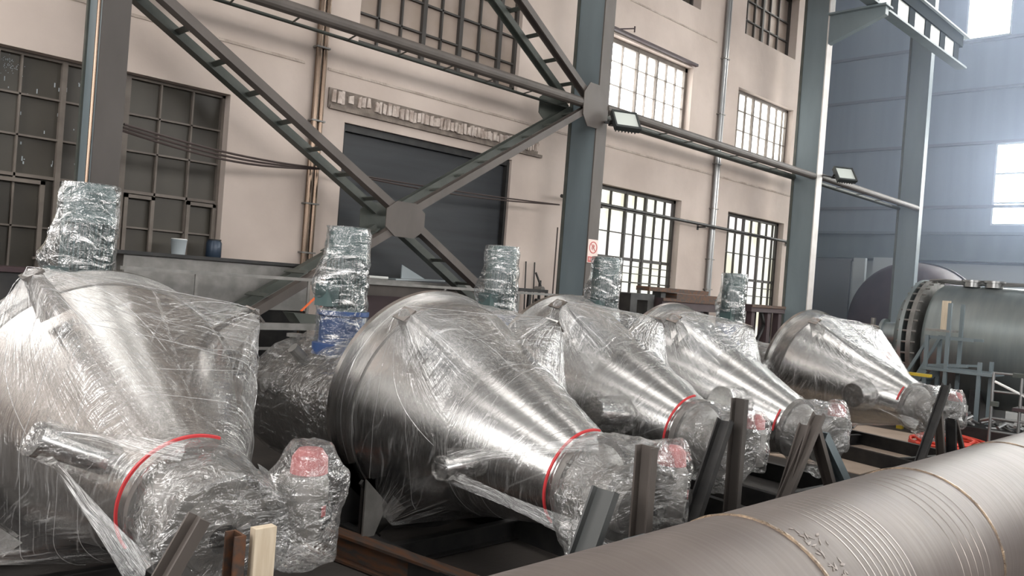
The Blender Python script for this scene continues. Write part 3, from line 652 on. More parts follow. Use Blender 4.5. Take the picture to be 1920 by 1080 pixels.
solo('steel_slab', MB().span((13.15, 8.9, 2.06), (14.6, 9.3, 2.165)), 'rust', 'thicker rusty slab on the welding table, under the long plank', 'slab')
solo('steel_block', MB().span((12.7, 8.95, 2.06), (12.85, 9.15, 2.17)), 'darksteel', 'small dark packing block on the welding table under the plank end', 'block')
t = thing('ochre_drawer_stack', (1.75, 9.9, 0), 'stack of ochre bins seen behind the dark glass doors at the picture edge', 'bins')
for i in range(3): link('bin', MB().span((1.35, 9.55, 2.13+i*.19), (2.02, 9.78, 2.305+i*.19)), 'ply', t)
link('shelf', MB().span((1.3, 9.5, 2.08), (2.06, 9.8, 2.13)).span((1.3, 9.52, 0), (1.36, 9.58, 2.1)).span((2.0, 9.52, 0), (2.06, 9.58, 2.1)), 'darksteel', t)
t = thing('storage_bench', (1.7, 9.2, 0), 'dark low bench below the dark glass doors, in front of the ochre bins', 'bench')
link('body', MB().span((.6, 9.0, .1), (2.48, 9.45, 1.85)), 'darksteel', t)
link('bench_top', MB().span((.55, 8.95, 1.85), (2.5, 9.5, 1.9)), 'maroon', t)
# hoist with orange slings
t = thing('sling_hook', (5.0, 8.2, 1.6), 'orange lifting slings hanging over a dark tray by the guard rail', 'sling')
link('strap', MB().bar((5.08, 8.2, 1.93), (4.72, 8.15, 1.62), .03, .012).bar((5.08, 8.2, 1.93), (4.98, 8.2, 1.58), .03, .012).bar((5.1, 8.2, 1.93), (5.2, 8.2, 1.55), .02, .012), 'orange', t)
link('tray', MB().plate([(4.6, 8.1, 1.60), (5.05, 8.1, 1.57), (4.98, 8.1, 1.47), (4.7, 8.1, 1.48)], (0, .25, 0)), 'darkgreen', t)
link('support', MB().bar((4.8, 8.22, 0), (4.8, 8.22, 1.5), .06, .06), 'darksteel', t)
solo('floor_beam', MB().span((2.7, 7.95, 1.42), (5.2, 8.05, 1.49)).span((2.75, 7.97, 0), (2.85, 8.03, 1.45)).span((5.05, 7.97, 0), (5.15, 8.03, 1.45)), 'greysteel', 'pale steel rail on legs below the orange slings', 'rail')
solo('air_hose', MB().path([(2.75, 5.5, .03), (2.95, 5.65, .03), (3.05, 5.85, .03), (3.1, 6.1, .03), (3.2, 6.4, .03)], .014), 'orange', 'thin orange hose on the floor behind the rust-orange beam', 'hose')

# ------------------------------------------------------------------ far end: tank, stairs, scaffold
t = thing('storage_tank', (18.5, 3, 0), 'large grey horizontal tank behind the scaffold and stair platform', 'tank')
TX, TZ, TR = 18.5, 1.55, 1.22
link('shell', MB().lathe([(0, .5), (.05, .9), (.12, TR-.05), (.2, TR), (9, TR)], (TX, 6.0, TZ), (0, -1, 0), 64, flow=True), 'tank', t)
link('head_flange', MB().lathe([(0, TR-.1), (0, TR+.09), (.09, TR+.09), (.09, TR)], (TX, 6.12, TZ), (0, -1, 0), 64), 'greysteel', t)
link('head_flange', MB().lathe([(0, TR-.1), (0, TR+.09), (.07, TR+.09), (.07, TR)], (TX, 6.28, TZ), (0, -1, 0), 64), 'tank', t)
cl = MB()
for i in range(36):
    a = 2*PI*i/36; p = Vector((TX+(TR+.06)*math.sin(a), 6.31, TZ+(TR+.06)*math.cos(a))); cl.tube(p, p+Vector((0, -.36, 0)), .022, 6)
link('clamp_bolt', cl, 'greysteel', t)
link('end_cap', MB().lathe([(0, TR), (.18, TR*.85), (.27, TR*.45), (.3, .001)], (TX, 6.28, TZ), (0, 1, 0), 64), 'tank', t)
link('nozzle', MB().lathe([(0, .26), (.42, .26), (.42, .32), (.48, .32), (.48, .2)], (17.75, 6.3, TZ+.1), (0, 1, 0), 32), 'tank', t)
link('nozzle_valve', MB().tube((17.75, 6.75, TZ+.15), (17.75, 7.3, TZ+.2), .1).tube((17.75, 7.0, TZ+.15), (17.75, 7.0, TZ+.42), .05), 'greysteel', t)
hz = MB(); rnd = random.Random(2)
for k in range(2):
    hz.path([(TX-.25+.16*k, 6.1-i*.25, TZ+TR+.05+.025*rnd.random()+.03*math.sin(i*.9+k*2)) for i in range(22)], .03, 6)
link('top_hose', hz, 'steelpipe', t)
tp = MB()
for y in (5.3, 4.9, 4.1): tp.lathe([(0, .16), (.1, .16), (.1, .2), (.14, .2), (.14, .05)], (TX-.2, y, TZ+TR-.02), (0, 0, 1), 20, (0, 1, 0))
link('top_nozzle', tp, 'steelpipe', t)
ga = MB().tube((TX-.4, 4.0, TZ+TR), (TX-.4, 4.0, TZ+TR+.5), .07).tube((TX-.4, 4.35, TZ+TR+.5), (TX-.4, 3.6, TZ+TR+.5), .06).tube((TX-.6, 4.15, TZ+TR+.28), (TX-.3, 4.15, TZ+TR+.28), .14)
link('top_valve', ga, 'steelpipe', t)
sd = MB()
for y in (4.9, 1.5, -1.5): sd.span((TX-.9, y-.1, 0), (TX+.9, y+.1, TZ-.75))
link('saddle', sd, 'darksteel', t)
t = thing('maroon_vessel', (27, 9.3, 0), 'big maroon domed vessel partly hidden by the column before the gable wall', 'tank')
link('dome', MB().lathe([(0, 1.85), (1.4, 1.85), (1.9, 1.65), (2.25, 1.15), (2.42, .5), (2.45, .001)], (27.6, 9.3, 1.85), (-1, 0, 0), 48), 'maroon', t)
link('rim', MB().lathe([(0, 1.9), (.12, 1.9)], (27.2, 9.3, 1.85), (-1, 0, 0), 48), 'darksteel', t)
link('stand', MB().span((25.8, 8.4, 0), (27.5, 10.2, .35)), 'darksteel', t)
# partitions beyond the end of the plastered wall
solo('sheet_partition', MB().span((28.9, 12.35, 0), (29.0, 14.6, 3.86)).span((28.86, 12.3, 3.84), (29.04, 14.6, 3.92)), 'darkpanel', 'dark grey sheet partition between the pale lit column and a pale post', 'partition')
solo('partition_post', MB().span((28.9, 11.84, 0), (29.06, 12.26, 3.96)), 'pale', 'pale upright post beside the dark partition', 'post')
solo('sheet_partition', MB().span((28.9, 10.75, 2.2), (29.0, 11.56, 4.0)).span((28.9, 10.75, 0), (29.0, 11.56, 2.2)), 'pale', 'pale upright panel behind the maroon domed vessel', 'partition')
# stair platform
t = thing('stair_platform', (16.4, 5, 0), 'grey tube stair platform in front of the tank head', 'stairs')
st = MB()
for x in (16.0, 16.6):
    st.bar((x, 5.85, .55), (x, 5.28, 1.72), .05, .05)
    st.bar((x, 5.30, 1.72), (x, 4.55, 1.72), .05, .05)
    st.bar((x, 5.30, 1.2), (x, 4.6, 1.25), .04, .04)
link('handrail', st, 'bluepaint', t)
st = MB()
for x in (15.95, 16.65):
    for y in (5.3, 4.95, 4.4): st.bar((x, y, 0), (x, y, 1.75 if y > 5 else 2.36 if y > 4.7 else 1.35), .06, .06)
link('post', st, 'bluepaint', t)
link('deck', MB().span((15.9, 4.2, 1.12), (16.7, 5.35, 1.17)), 'bluepaint', t)
sp = MB()
for i in range(4): sp.span((15.95, 5.35+i*.17, .9-i*.25), (16.65, 5.55+i*.17, .93-i*.25))
link('tread', sp, 'bluepaint', t)
link('stringer', MB().bar((15.95, 5.3, 1.12), (15.95, 6.0, .05), .05, .12).bar((16.65, 5.3, 1.12), (16.65, 6.0, .05), .05, .12), 'bluepaint', t)
link('shelf', MB().span((15.9, 4.92, 1.83), (16.4, 5.32, 1.87)), 'greysteel', t)
solo('timber_plank', MB().span((16.1, 5.0, 1.87), (16.14, 5.14, 2.4)), 'wood', 'short brown plank standing upright on the stair platform shelf', 'plank')
solo('yellow_beam', MB().span((15.6, 5.1, 1.0), (15.75, 6.0, 1.05)).span((15.6, 5.5, 0), (15.7, 5.6, 1.0)), 'yellow', 'thin yellow beam beside the stair platform', 'beam')
solo('tool_crate', MB().span((16.7, 6.35, 1.05), (17.2, 6.75, 1.3)).span((16.8, 6.4, 0), (17.1, 6.7, 1.05)), 'orange', 'small orange box below the tank nozzle', 'box')
t = thing('scaffold', (14, 3.2, 0), 'light tube scaffold frame with a white diagonal in front of the tank', 'scaffold')
for y in (3.66, 3.28): link('post', MB().tube((14, y, 0), (14, y, 1.32), .022), 'steelpipe', t)
link('post', MB().tube((14.3, 2.3, 0), (14.3, 2.3, 1.32), .022), 'steelpipe', t)
for z in (1.31, 1.03, .62, .42): link('rail', MB().tube((14, 3.66, z), (14, 2.5, z+.02), .018), 'steelpipe', t)
link('diagonal', MB().tube((14, 3.64, 1.18), (14, 2.6, .75), .02), 'white', t)
link('platform', MB().span((13.9, 2.4, .78), (14.4, 3.36, .83)), 'maroon', t)
link('clamp', MB().box((14, 3.3, 1.31), (.08, .2, .06)).box((14, 3.62, .84), (.08, .1, .07)), 'darkgreen', t)
hp = MB(); rnd = random.Random(9); pts = []
for i in range(150):
    a = i*.32; r_ = .55+.12*math.sin(i*.13)+.05*rnd.random()
    pts.append((14.15+r_*1.25*math.cos(a), 4.28+r_*.75*math.sin(a), .03+.0009*i+.02*rnd.random()))
pts += [(14.75, 3.75, .1), (15.0, 3.3, .06), (15.0, 2.6, .04)]
solo('hose_coil', MB().path(pts, .022, 6), 'redhose', 'coiled red hose on the floor by the thin crossed legs', 'hose')
t = thing('link_chain', (16, 4.3, .3), 'pile of bright steel chain on the floor before the tank', 'chain')
ch = MB(); rnd = random.Random(5)
for i in range(46):
    p = Vector((15.2+rnd.random()*.5, 3.2+rnd.random()*1.8, .25+.22*rnd.random())); d = Vector((rnd.uniform(-1, 1), rnd.uniform(-1, 1), rnd.uniform(-.4, .4))).normalized()*.1
    ch.tube(p-d, p+d, .028, 8)
hp_ = link('heap', ch, 'steelpipe', t); hp_['kind'] = 'stuff'; link('tray', MB().span((15.12, 3.0, 0), (15.82, 5.1, .3)), 'darksteel', t)
solo('yellow_bag', MB().lathe([(0, .17), (.12, .2), (.22, .12), (.27, .04)], (14.6, 3.05, 0), (0, 0, 1), 12, (0, 1, 0)), 'ply', 'small yellow sack on the floor under the scaffold', 'sack')
solo('lit_floor_patch', MB().span((10.6, 4.2, 0), (15.2, 6.6, .012)), 'litfloor', 'tan patch standing for lit floor under the red hose', 'sheet')  # thin sheet; light falling on the floor is put into its tan colour

# ------------------------------------------------------------------ the foreground pipe
PY, PZ, PR = 1.73, .67, .5
t = thing('steel_pipe', (5, PY, 0), 'large dull steel pipe with weld seams and grinding marks, lying before the wrapped vessels', 'pipe')
pp = MB(); prof = [(x*.25, PR) for x in range(0, 53)]
pp.lathe(prof, (-1, PY, PZ), (1, 0, 0), 96); link('pipe_wall', pp, 'millpipe', t, sharp=60)
MT['weld'] = mat('weld_bead', (.12, .09, .07), .35, .7, col2=(.30, .22, .15), nscale=14, bump=.6, bscale=60)
MT['flake'] = mat('spatter_flake', (.22, .185, .165), .6)
MT['grind'] = mat('ground_steel', (.27, .235, .215), .38, .6, col2=(.36, .32, .29), nscale=30, stretch=(14, 1, 1))
for x in (3.24, 5.21, 7.15, 9.6):
    rnd = random.Random(int(x*10)); wb = MB(); n = 120
    vs = []; fs = []
    for j in range(n):
        a = 2*PI*j/n
        for k, (dx, dr) in enumerate(((-.012, -.004), (-.006, .006), (.006, .007), (.012, -.004))):
            q = PR+dr+.0025*rnd.random(); vs.append((x+dx+.003*rnd.random(), PY+q*math.sin(a), PZ+q*math.cos(a)))
    for j in range(n):
        for k in range(3): fs.append([j*4+k, j*4+k+1, ((j+1) % n)*4+k+1, ((j+1) % n)*4+k])
    wb.add(vs, fs); wb.smooth = True; link('weld_seam', wb, 'weld', t)
for x0, x1, n in ((3.55, 3.98, 9), (4.55, 4.95, 5)):
    gm = MB()
    for i in range(n):
        x = x0+(x1-x0)*i/(n-1); w = .012 if n > 6 else .007
        gm.lathe([(0, PR+.0005), (w*.5, PR+.002), (w, PR+.0005)], (x, PY, PZ), (1, 0, 0), 80, a0=R(-5), a1=R(105))
    link('grinding_band', gm, 'grind', t)
fk = MB(); rnd = random.Random(8)
for i in range(46):
    x = 3.3+abs(rnd.gauss(0, .09)); a = R(-rnd.uniform(15, 85)); l = rnd.uniform(.008, .035); w = rnd.uniform(.003, .009); q = rnd.uniform(0, PI)
    c = Vector((x, PY+(PR+.001)*math.sin(a), PZ+(PR+.001)*math.cos(a))); tx = Vector((1, 0, 0)); ty = Vector((0, math.cos(a), -math.sin(a))); nn = Vector((0, math.sin(a), math.cos(a)))
    d1 = tx*math.cos(q)+ty*math.sin(q); d2 = nn.cross(d1)
    fk.plate([c+d1*l, c+d2*w, c-d1*l*.8+d2*w*.3, c-d2*w], nn*.0015)
sc_ = link('scale_flakes', fk, 'flake', t); sc_['kind'] = 'stuff'
for x in (-.4, 8.5): solo('timber_block', MB().span((x-.15, PY-.45, 0), (x+.15, PY+.45, .13)).plate([(x-.15, PY-.45, .13), (x-.15, PY-.30, .13), (x-.15, PY-.42, .3)], (.3, 0, 0)).plate([(x-.15, PY+.45, .13), (x-.15, PY+.42, .3), (x-.15, PY+.30, .13)], (.3, 0, 0)), 'wood', 'timber bearer carrying the big pipe, at its end %s' % ('before the timber-padded vessel' if x < 0 else 'before the crossed brown legs'), 'timber')
#VESSELS
# ------------------------------------------------------------------ the five film-wrapped mixer vessels
RB, RN, LV, LC = .85, .29, 1.92, 1.67
def shell_r(s): return RB if s > LC else RN+(RB-RN)*max(s, 0)/LC
def hull_bvh(pts):
    bm = bmesh.new()
    for p in pts: bm.verts.new(p)
    bmesh.ops.convex_hull(bm, input=bm.verts)
    bmesh.ops.triangulate(bm, faces=bm.faces); t = BVHTree.FromBMesh(bm); bm.free(); return t
ICO = []
def ico_dirs():
    if not ICO:
        bm = bmesh.new(); bmesh.ops.create_icosphere(bm, subdivisions=5, radius=1)
        bm.verts.ensure_lookup_table()
        ICO.append([v.co.normalized() for v in bm.verts]); ICO.append([[v.index for v in f.verts] for f in bm.faces]); bm.free()
    return ICO
def bag(name, pts, parent, m='filmbag', amp=.02, freq=7., seed=0, puff=1.03):
    """crumpled film pulled over a group of points"""
    pts = [Vector(p) for p in pts]; c = sum(pts, Vector())/len(pts); t = hull_bvh(pts); D, F = ico_dirs()
    mb = MB(); mb.flow = []; sv = Vector((seed*7.3, seed*3.1, seed*1.7))
    for d in D:
        hit = t.ray_cast(c, d)[0]; r = (hit-c).length if hit else .1
        p = c+d*r; n1 = noise.noise(p*freq+sv); n2 = abs(noise.noise(p*freq*2.3+sv*2))
        r = r*puff+amp*n1-amp*1.1*n2*(.5+.5*n1)
        mb.v.append(c+d*r); mb.flow.append((math.atan2(d.x, d.y)*r, (d*r).z, 0))
    mb.f = [list(f) for f in F]; mb.smooth = True
    return link(name, mb, m, parent, sharp=180)
def circ_pts(o, ax, r, n=20, ref=(0, 0, 1)):
    ax = Vector(ax).normalized(); x = ax.cross(Vector(ref)).normalized(); y = x.cross(ax)
    return [Vector(o)+(x*math.sin(2*PI*i/n)+y*math.cos(2*PI*i/n))*r for i in range(n)]
def box_pts(a, b): return [Vector((x, y, z)) for x in (a[0], b[0]) for y in (a[1], b[1]) for z in (a[2], b[2])]
def ribbon(name, pa, pb, parent, wa, wb, sag=0., twist=.6, seed=0, side=(0, 0, 1)):
    pa, pb = Vector(pa), Vector(pb); d = (pb-pa).normalized(); n = 28; mb = MB(); mb.flow = []; rnd = random.Random(seed)
    s0 = Vector(side); s0 = (s0-d*s0.dot(d)).normalized()
    for i in range(n+1):
        f = i/n; w = wa+(wb-wa)*f; w *= 1-.45*math.sin(PI*f); q = Matrix.Rotation(twist*math.sin(f*PI*1.3+seed), 3, d) @ s0
        c = pa.lerp(pb, f)-Vector((0, 0, sag*math.sin(PI*f)))
        nn = d.cross(q)
        for k in range(5):
            v = (k/4-.5); mb.v.append(c+q*w*v+nn*(.12*w*math.cos(v*PI*3+f*4))); mb.flow.append((f*(pb-pa).length, v*w*3, 0))
    for i in range(n):
        for k in range(4): mb.f.append([i*5+k, i*5+k+1, (i+1)*5+k+1, (i+1)*5+k])
    mb.smooth = True; return link(name, mb, 'filmband', parent, sharp=180)

def vessel(P, yaw, tilt, motor, ears, nozzle, act, label, seed, tf=.82, bg=1., bands=True, joined=False, drop=None, strap=(-160, 25)):
    """P nose ring centre, axis runs back and up; motor (x, y, ztop); act: actuator centre"""
    P = Vector(P); yaw, tilt = R(yaw), R(tilt)
    u = Vector((math.sin(yaw)*math.cos(tilt), math.cos(yaw)*math.cos(tilt), math.sin(tilt)))
    e1 = u.cross(Vector((0, 0, 1))).normalized(); e2 = e1.cross(u)
    def at(s, th, r): th = R(th); return P+u*s+(e1*math.sin(th)+e2*math.cos(th))*r
    t = thing('mixer_vessel', (P.x, P.y+.8, 0), label, 'vessel', 'film-wrapped cone vessels in the row')
    # shell
    sh = MB(); prof = [(i*LC/24, shell_r(i*LC/24)) for i in range(25)]+[(LC+.004, RB), (LC+.1, RB), (LC+.2, RB), (LV, RB)]
    sh.lathe(prof, P, u, 96, flow=True); link('cone_shell', sh, 'steel', t, sharp=12)
    link('rim_flange', MB().lathe([(LV, RB-.05), (LV, RB+.05), (LV+.05, RB+.05), (LV+.05, RB-.05)], P, u, 72), 'steel', t)
    link('lid', MB().lathe([(LV+.05, RB), (LV+.12, RB*.86), (LV+.2, RB*.55), (LV+.24, .01)], P, u, 64), 'steel', t)
    link('seam_band', MB().lathe([(LC-.012, RB-.002), (LC-.006, RB+.004), (LC+.012, RB+.004), (LC+.018, RB)], P, u, 96), 'greysteel', t)
    # lifting ears
    for th in (ears[0], ears[1], 138, -138):
        eb = MB(); o = at(1.36, th, RB); rad = (at(1.36, th, 1)-at(1.36, th, 0)); tg = u.cross(rad).normalized()
        for k in (-.055, .055): eb.plate([o+u*k-tg*.09-rad*.03, o+u*k+tg*.09-rad*.03, o+u*k+tg*.045+rad*.23, o+u*k-tg*.045+rad*.23], u*.012)
        eb.plate([o+u*-.07-tg*.06+rad*.23, o+u*.08-tg*.06+rad*.23, o+u*.08+tg*.06+rad*.23, o+u*-.07+tg*.06+rad*.23], rad*.014)
        link('lifting_ear', eb, 'steel', t)
    # nozzle on the left flank
    sN, thN, lN, rN = nozzle; nb = at(sN, thN, shell_r(sN)-.05); nd = (at(sN, thN, 1)-at(sN, thN, 0)).normalized()
    link('nozzle', MB().lathe([(0, rN), (lN, rN), (lN, rN*1.3), (lN+.03, rN*1.3), (lN+.03, .01)], nb, nd, 28, tuple(u)), 'steel', t)
    bag('nozzle_wrap', circ_pts(nb+nd*.02, nd, rN*1.7, ref=tuple(u))+circ_pts(nb+nd*(lN+.05), nd, rN*1.33, ref=tuple(u))+circ_pts(nb+nd*(lN-.05), nd, rN*1.36, ref=tuple(u)), t, amp=.014, freq=14, seed=seed+.3, puff=1.02)
    # nose: clamp ring, ball valve barrel, outlet
    link('clamp_ring', MB().lathe([(-.03, RN), (-.03, RN+.03), (.025, RN+.03), (.025, RN)], P, u, 56), 'greysteel', t)
    link('red_strap', MB().lathe([(.045, RN+.05), (.045, RN+.062), (.060, RN+.064), (.060, RN+.052)], P, u, 60, a0=R(strap[0]), a1=R(strap[1])), 'red', t)
    link('valve_barrel', MB().lathe([(-.03, RN-.01), (-.08, RN-.03), (-.14, RN-.10), (-.26, RN-.10), (-.30, RN-.04), (-.34, RN-.04), (-.345, RN-.10), (-.42, RN-.12), (-.425, .07), (-.36, .065)], P, u, 56), 'greysteel', t)
    link('outlet_bore', MB().lathe([(-.37, .068), (-.36, .01)], P, u, 32), 'black', t)
    A = Vector(act); hub = P-u*.22
    link('actuator_neck', MB().tube(hub+e1*.15, (A.x-.06, A.y, A.z-.03), .055), 'greysteel', t)
    ac = link('actuator', MB().lathe([(-.22, .05), (-.22, .12), (-.12, .13), (.06, .13), (.10, .11), (.10, .03)], (A.x, A.y, A.z), (0, 0, 1), 32, (0, 1, 0)), 'greysteel', t)
    link('cross_cylinder', MB().lathe([(-.13, .02), (-.13, .085), (.13, .085), (.13, .02)], (A.x+.1, A.y+.02, A.z-.1), (.55, .8, 0), 28), 'darksteel', ac)
    link('red_cap', MB().lathe([(0, .095), (.08, .09), (.12, .06), (.13, .001)], (A.x+.03, A.y, A.z+.10), (0, 0, 1), 28, (0, 1, 0)), 'redcap', ac)
    link('red_band', MB().lathe([(-.10, .134), (-.10, .137), (-.045, .137), (-.045, .134)], (A.x, A.y, A.z), (0, 0, 1), 20, (0, 1, 0), a0=R(195), a1=R(245)), 'redcap', ac)
    # drive housing behind the lid with the motor standing on it
    mx, my, mz = motor; rear = P+u*LV; y0 = rear.y+.16; y1 = my+.85; hx = (rear.x*.4+mx*.6); hz = .84
    dh = MB().lathe([(0, .4), (.04, .55), (y1-y0-.04, .55), (y1-y0, .5)], (hx, y0, hz), (0, 1, 0), 48); link('drive_housing', dh, 'housing', t)
    ft = MB()
    for k, (dx, dy) in enumerate(((-.12, .55), (-.2, .8), (.12, .75))): ft.tube((hx+dx, my+dy-.2, hz+.5), (hx+dx, my+dy-.2, hz+.62), .05).tube((hx+dx, my+dy-.2, hz+.6), (hx+dx, my+dy-.2, hz+.63), .08)
    ft.tube((hx-.5, my+.3, hz+.2), (hx-.64, my+.3, hz+.22), .09).tube((hx-.35, my+.1, hz+.42), (hx-.5, my+.1, hz+.55), .05)
    link('housing_fitting', ft, 'greysteel', t)
    bag('housing_wrap', circ_pts((hx, y0, hz), (0, 1, 0), .6)+circ_pts((hx, y1, hz), (0, 1, 0), .56)+[(hx-.15, my+.35, hz+.68), (hx-.66, my+.3, hz+.22)], t, m='filmnose', amp=.035, freq=5, seed=seed+.9)
    zb = hz+.5
    red = MB().lathe([(0, .26), (.10, .26), (.12, .21), (.34, .2), (.36, .235), (.40, .235), (.40, .17)], (mx, my, zb), (0, 0, 1), 36, (0, 1, 0)); link('gear_reducer', red, 'blue', t)
    z1 = zb+.4; z3 = mz-.01; z2 = z3-.27
    mo = MB().lathe([(z1-zb-.02, .15), (z2-zb, .15)], (mx, my, zb), (0, 0, 1), 40, (0, 1, 0)); motor_o = link('motor', mo, 'teal', t)
    fn = MB()
    for k in range(32):
        a = 2*PI*k/32; d = Vector((math.cos(a), math.sin(a), 0)); o = Vector((mx, my, 0)); fn.bar(o+d*.16+Vector((0, 0, z1)), o+d*.16+Vector((0, 0, z2)), .008, .04, tuple(d))
    link('cooling_fins', fn, 'teal', motor_o)
    link('fan_cover', MB().lathe([(z2-zb-.02, .175), (z3-zb-.05, .175), (z3-zb, .155), (z3-zb, .06)], (mx, my, zb), (0, 0, 1), 40, (0, 1, 0)), 'teal', motor_o)
    link('terminal_box', MB().span((mx-.27, my-.14, z1+.04), (mx-.15, my+.06, z1+.24)), 'teal', motor_o)
    link('mounting_flange', MB().lathe([(z1-zb-.03, .21), (z1-zb+.01, .21), (z1-zb+.03, .16)], (mx, my, zb), (0, 0, 1), 36, (0, 1, 0)), 'teal', motor_o)
    # film round the motor
    rows, n = 44, 56; fm = MB(); fm.flow = []; sv = Vector((seed*5.1, seed*2.3, 0)); hT = mz+.015-zb
    for i in range(rows+3):
        f = min(i/rows, 1); z = zb-.02+hT*f
        base = .205 if f > .52 else .205+.10*((.52-f)/.52)**1.5
        if i > rows: base *= (.6, .02)[i-rows-1]; 
        elif f > .96: base *= .97
        offx = -.075*math.exp(-((f-.56)/.16)**2)-.02*math.exp(-((f-.3)/.1)**2)+.03*(1-f)**2
        for j in range(n):
            a = 2*PI*j/n; d = Vector((math.cos(a), math.sin(a), 0)); p = Vector((d.x*.5, d.y*.5, z*2))
            w = base+(.022*noise.noise(p*4+sv)+.012*noise.noise(p*11+sv) if i <= rows else 0)
            w += max(0, -d.x)*(-offx)*1.6
            fm.v.append(Vector((mx, my, z))+d*w); fm.flow.append((a*.2+f*.5, z, .25))
    for i in range(rows+2):
        for j in range(n): fm.f.append([i*n+j, i*n+(j+1) % n, (i+1)*n+(j+1) % n, (i+1)*n+j])
    fm.smooth = True; link('motor_wrap', fm, 'filmmotor', t, sharp=180)
    # film round the shell, tented over the ears
    hp = []
    for s in (tf, 1.2, LC, 1.84): hp += circ_pts(P+u*s, u, shell_r(s)+.012+(.05 if s > 1.9 else 0), 64)
    for th in (ears[0], ears[1]):
        for s in (1.29, 1.43): hp.append(at(s, th, 1.10))
        hp.append(at(1.36, th, 1.13))
    for th in (138, -138): hp.append(at(1.2, th, .99))
    ht = hull_bvh(hp); rows, n = 96, 208; fb = MB(); fb.flow = []; fb.tent = []; sv = Vector((seed*3.7, 0, seed)); tips = [(1.36, R(k)) for k in (ears[0], ears[1], 138, -138)]
    for i in range(rows+1):
        s = -.03+1.985*i/rows
        for j in range(n):
            th = 2*PI*j/n; d = e1*math.sin(th)+e2*math.cos(th); o = P+u*s; r0_ = shell_r(s)+.014
            if tf+.02 < s < 1.83:
                hit = ht.ray_cast(o, d)[0]
                if hit: r0_ = max(r0_, (hit-o).length)
            lift = min((r0_-shell_r(s))*6, 1)
            q = Vector((th*2.2+s*1.6, s*13, 0))+sv
            w = .007*noise.noise(q)+.004*noise.noise(q*2.7)
            q2 = Vector((th*9, s*2.2, 1))+sv
            w += lift*(.012*noise.noise(q2)-.01*abs(noise.noise(q2*2.1)))
            fb.v.append(o+d*max(r0_+w, shell_r(s)+.004)); thc = th-2*PI if th > PI else th
            fb.flow.append((thc*.8, s, lift))
            ds, dt = min(((s-a_, math.remainder(th-b_, 2*PI)*.85) for a_, b_ in tips), key=lambda q_: q_[0]**2+q_[1]**2)
            fb.tent.append((math.atan2(dt, ds), math.hypot(ds, dt), 0))
    for i in range(rows):
        for j in range(n): fb.f.append([i*n+j, i*n+(j+1) % n, (i+1)*n+(j+1) % n, (i+1)*n+j])
    fb.smooth = True; link('film_wrap', fb, 'film', t, sharp=180)
    # free edges of the wrapping film show as bright lines
    def on_film(s, th):
        r1 = shell_r(s)+.024; d = (at(s, th, 1)-at(s, th, 0)); o = P+u*s
        if tf+.02 < s < 1.83:
            hit = ht.ray_cast(o, d)[0]
            if hit: r1 = max(r1, (hit-o).length+.008)
        return o+d*r1
    rnd = random.Random(seed*11)
    for k in range(5):
        s0 = .25+1.5*(k+rnd.random())/5; th0 = rnd.uniform(-170, -130); th1 = rnd.uniform(110, 160); s1 = min(1.9, max(.08, s0+rnd.uniform(-.6, .6))); bend = rnd.uniform(-.25, .25)
        pts = [on_film(min(1.94, max(.03, s0+(s1-s0)*q+bend*math.sin(PI*q))), th0+(th1-th0)*q) for q in [i/90 for i in range(91)]]
        link('film_edge', MB().path(pts, rnd.uniform(.0012, .002), 5), 'filmedge', t)
    for th in (ears[0], ears[1]):
        for sg, wd in ((-1, 50), (1, 34)):
            sx_ = rnd.uniform(.35, .8); pts = [on_film(1.38-sx_*q+(.12*math.sin(PI*q)), th+sg*wd*q**.7) for q in [i/40 for i in range(41)]]
            link('film_edge', MB().path(pts, .0018, 5), 'filmedge', t)
    # film over the nose valve and the actuator
    np_ = circ_pts(P+u*.04, u, RN+.04)+circ_pts(P-u*.46, u, RN+.03)+circ_pts(P-u*.2, u, RN+.04)
    if drop: np_ += [Vector(drop)]
    apts = circ_pts((A.x, A.y, A.z-.26), (0, 0, 1), .14, 14, (0, 1, 0))+circ_pts((A.x+.02, A.y, A.z+.10), (0, 0, 1), .15, 14, (0, 1, 0))+circ_pts((A.x+.03, A.y, A.z+.255), (0, 0, 1), .08, 10, (0, 1, 0))+[A+Vector((.26, .14, -.1)), A+Vector((.2, .2, -.2)), A+Vector((.27, .1, -.02)), A+Vector((-.06, -.2, -.18)), A+Vector((-.16, -.05, -.12))]
    if joined: np_ += [Vector((A.x, A.y, A.z+.27)), Vector((A.x-.05, A.y-.1, A.z-.1))]
    np_ += [P-u*.3+Vector((-.05, 0, -.42)), P-u*.4+Vector((.1, 0, -.38))]
    bag('nose_wrap', np_, t, m='filmnose', amp=.045, freq=7, seed=seed, puff=1.0)
    apts = [A+Vector(((p.x-A.x)*bg, (p.y-A.y)*bg, (p.z-A.z)*(bg if p.z < A.z else 1))) for p in apts]
    bag('actuator_wrap', apts, t, m='filmact', amp=.034, freq=6, seed=seed+.5)
    if bands:
        tip = nb+nd*(lN-.02)
        ribbon('film_band', tip+Vector((0, 0, .06)), at(-.12, -20, RN+.06), t, .16, .10, .0, .5, seed)
        ribbon('film_band', tip-Vector((0, 0, .05)), at(-.30, -120, RN+.06), t, .10, .16, .0, .7, seed+1)
        ribbon('film_band', at(-.1, 60, RN+.03), A+Vector((-.12, -.1, .05)), t, .14, .2, .02, .8, seed+2)
        ribbon('film_band', at(-.3, 100, RN+.02), A+Vector((-.1, -.14, -.08)), t, .10, .16, .02, .8, seed+3)
    return t, P, u
Z0 = CAMZ
vessel((1.777, 3.974, Z0-1.231), 3.85, 6.6, (1.99, 6.6, 2.61), (-31, 47), (.30, -66, .36, .065), (2.18, 3.62, .97), 'film-wrapped cone vessel whose outlet nose faces the viewer beside a pale timber pad', 1, tf=.12, bg=1.3, strap=(-125, 20))
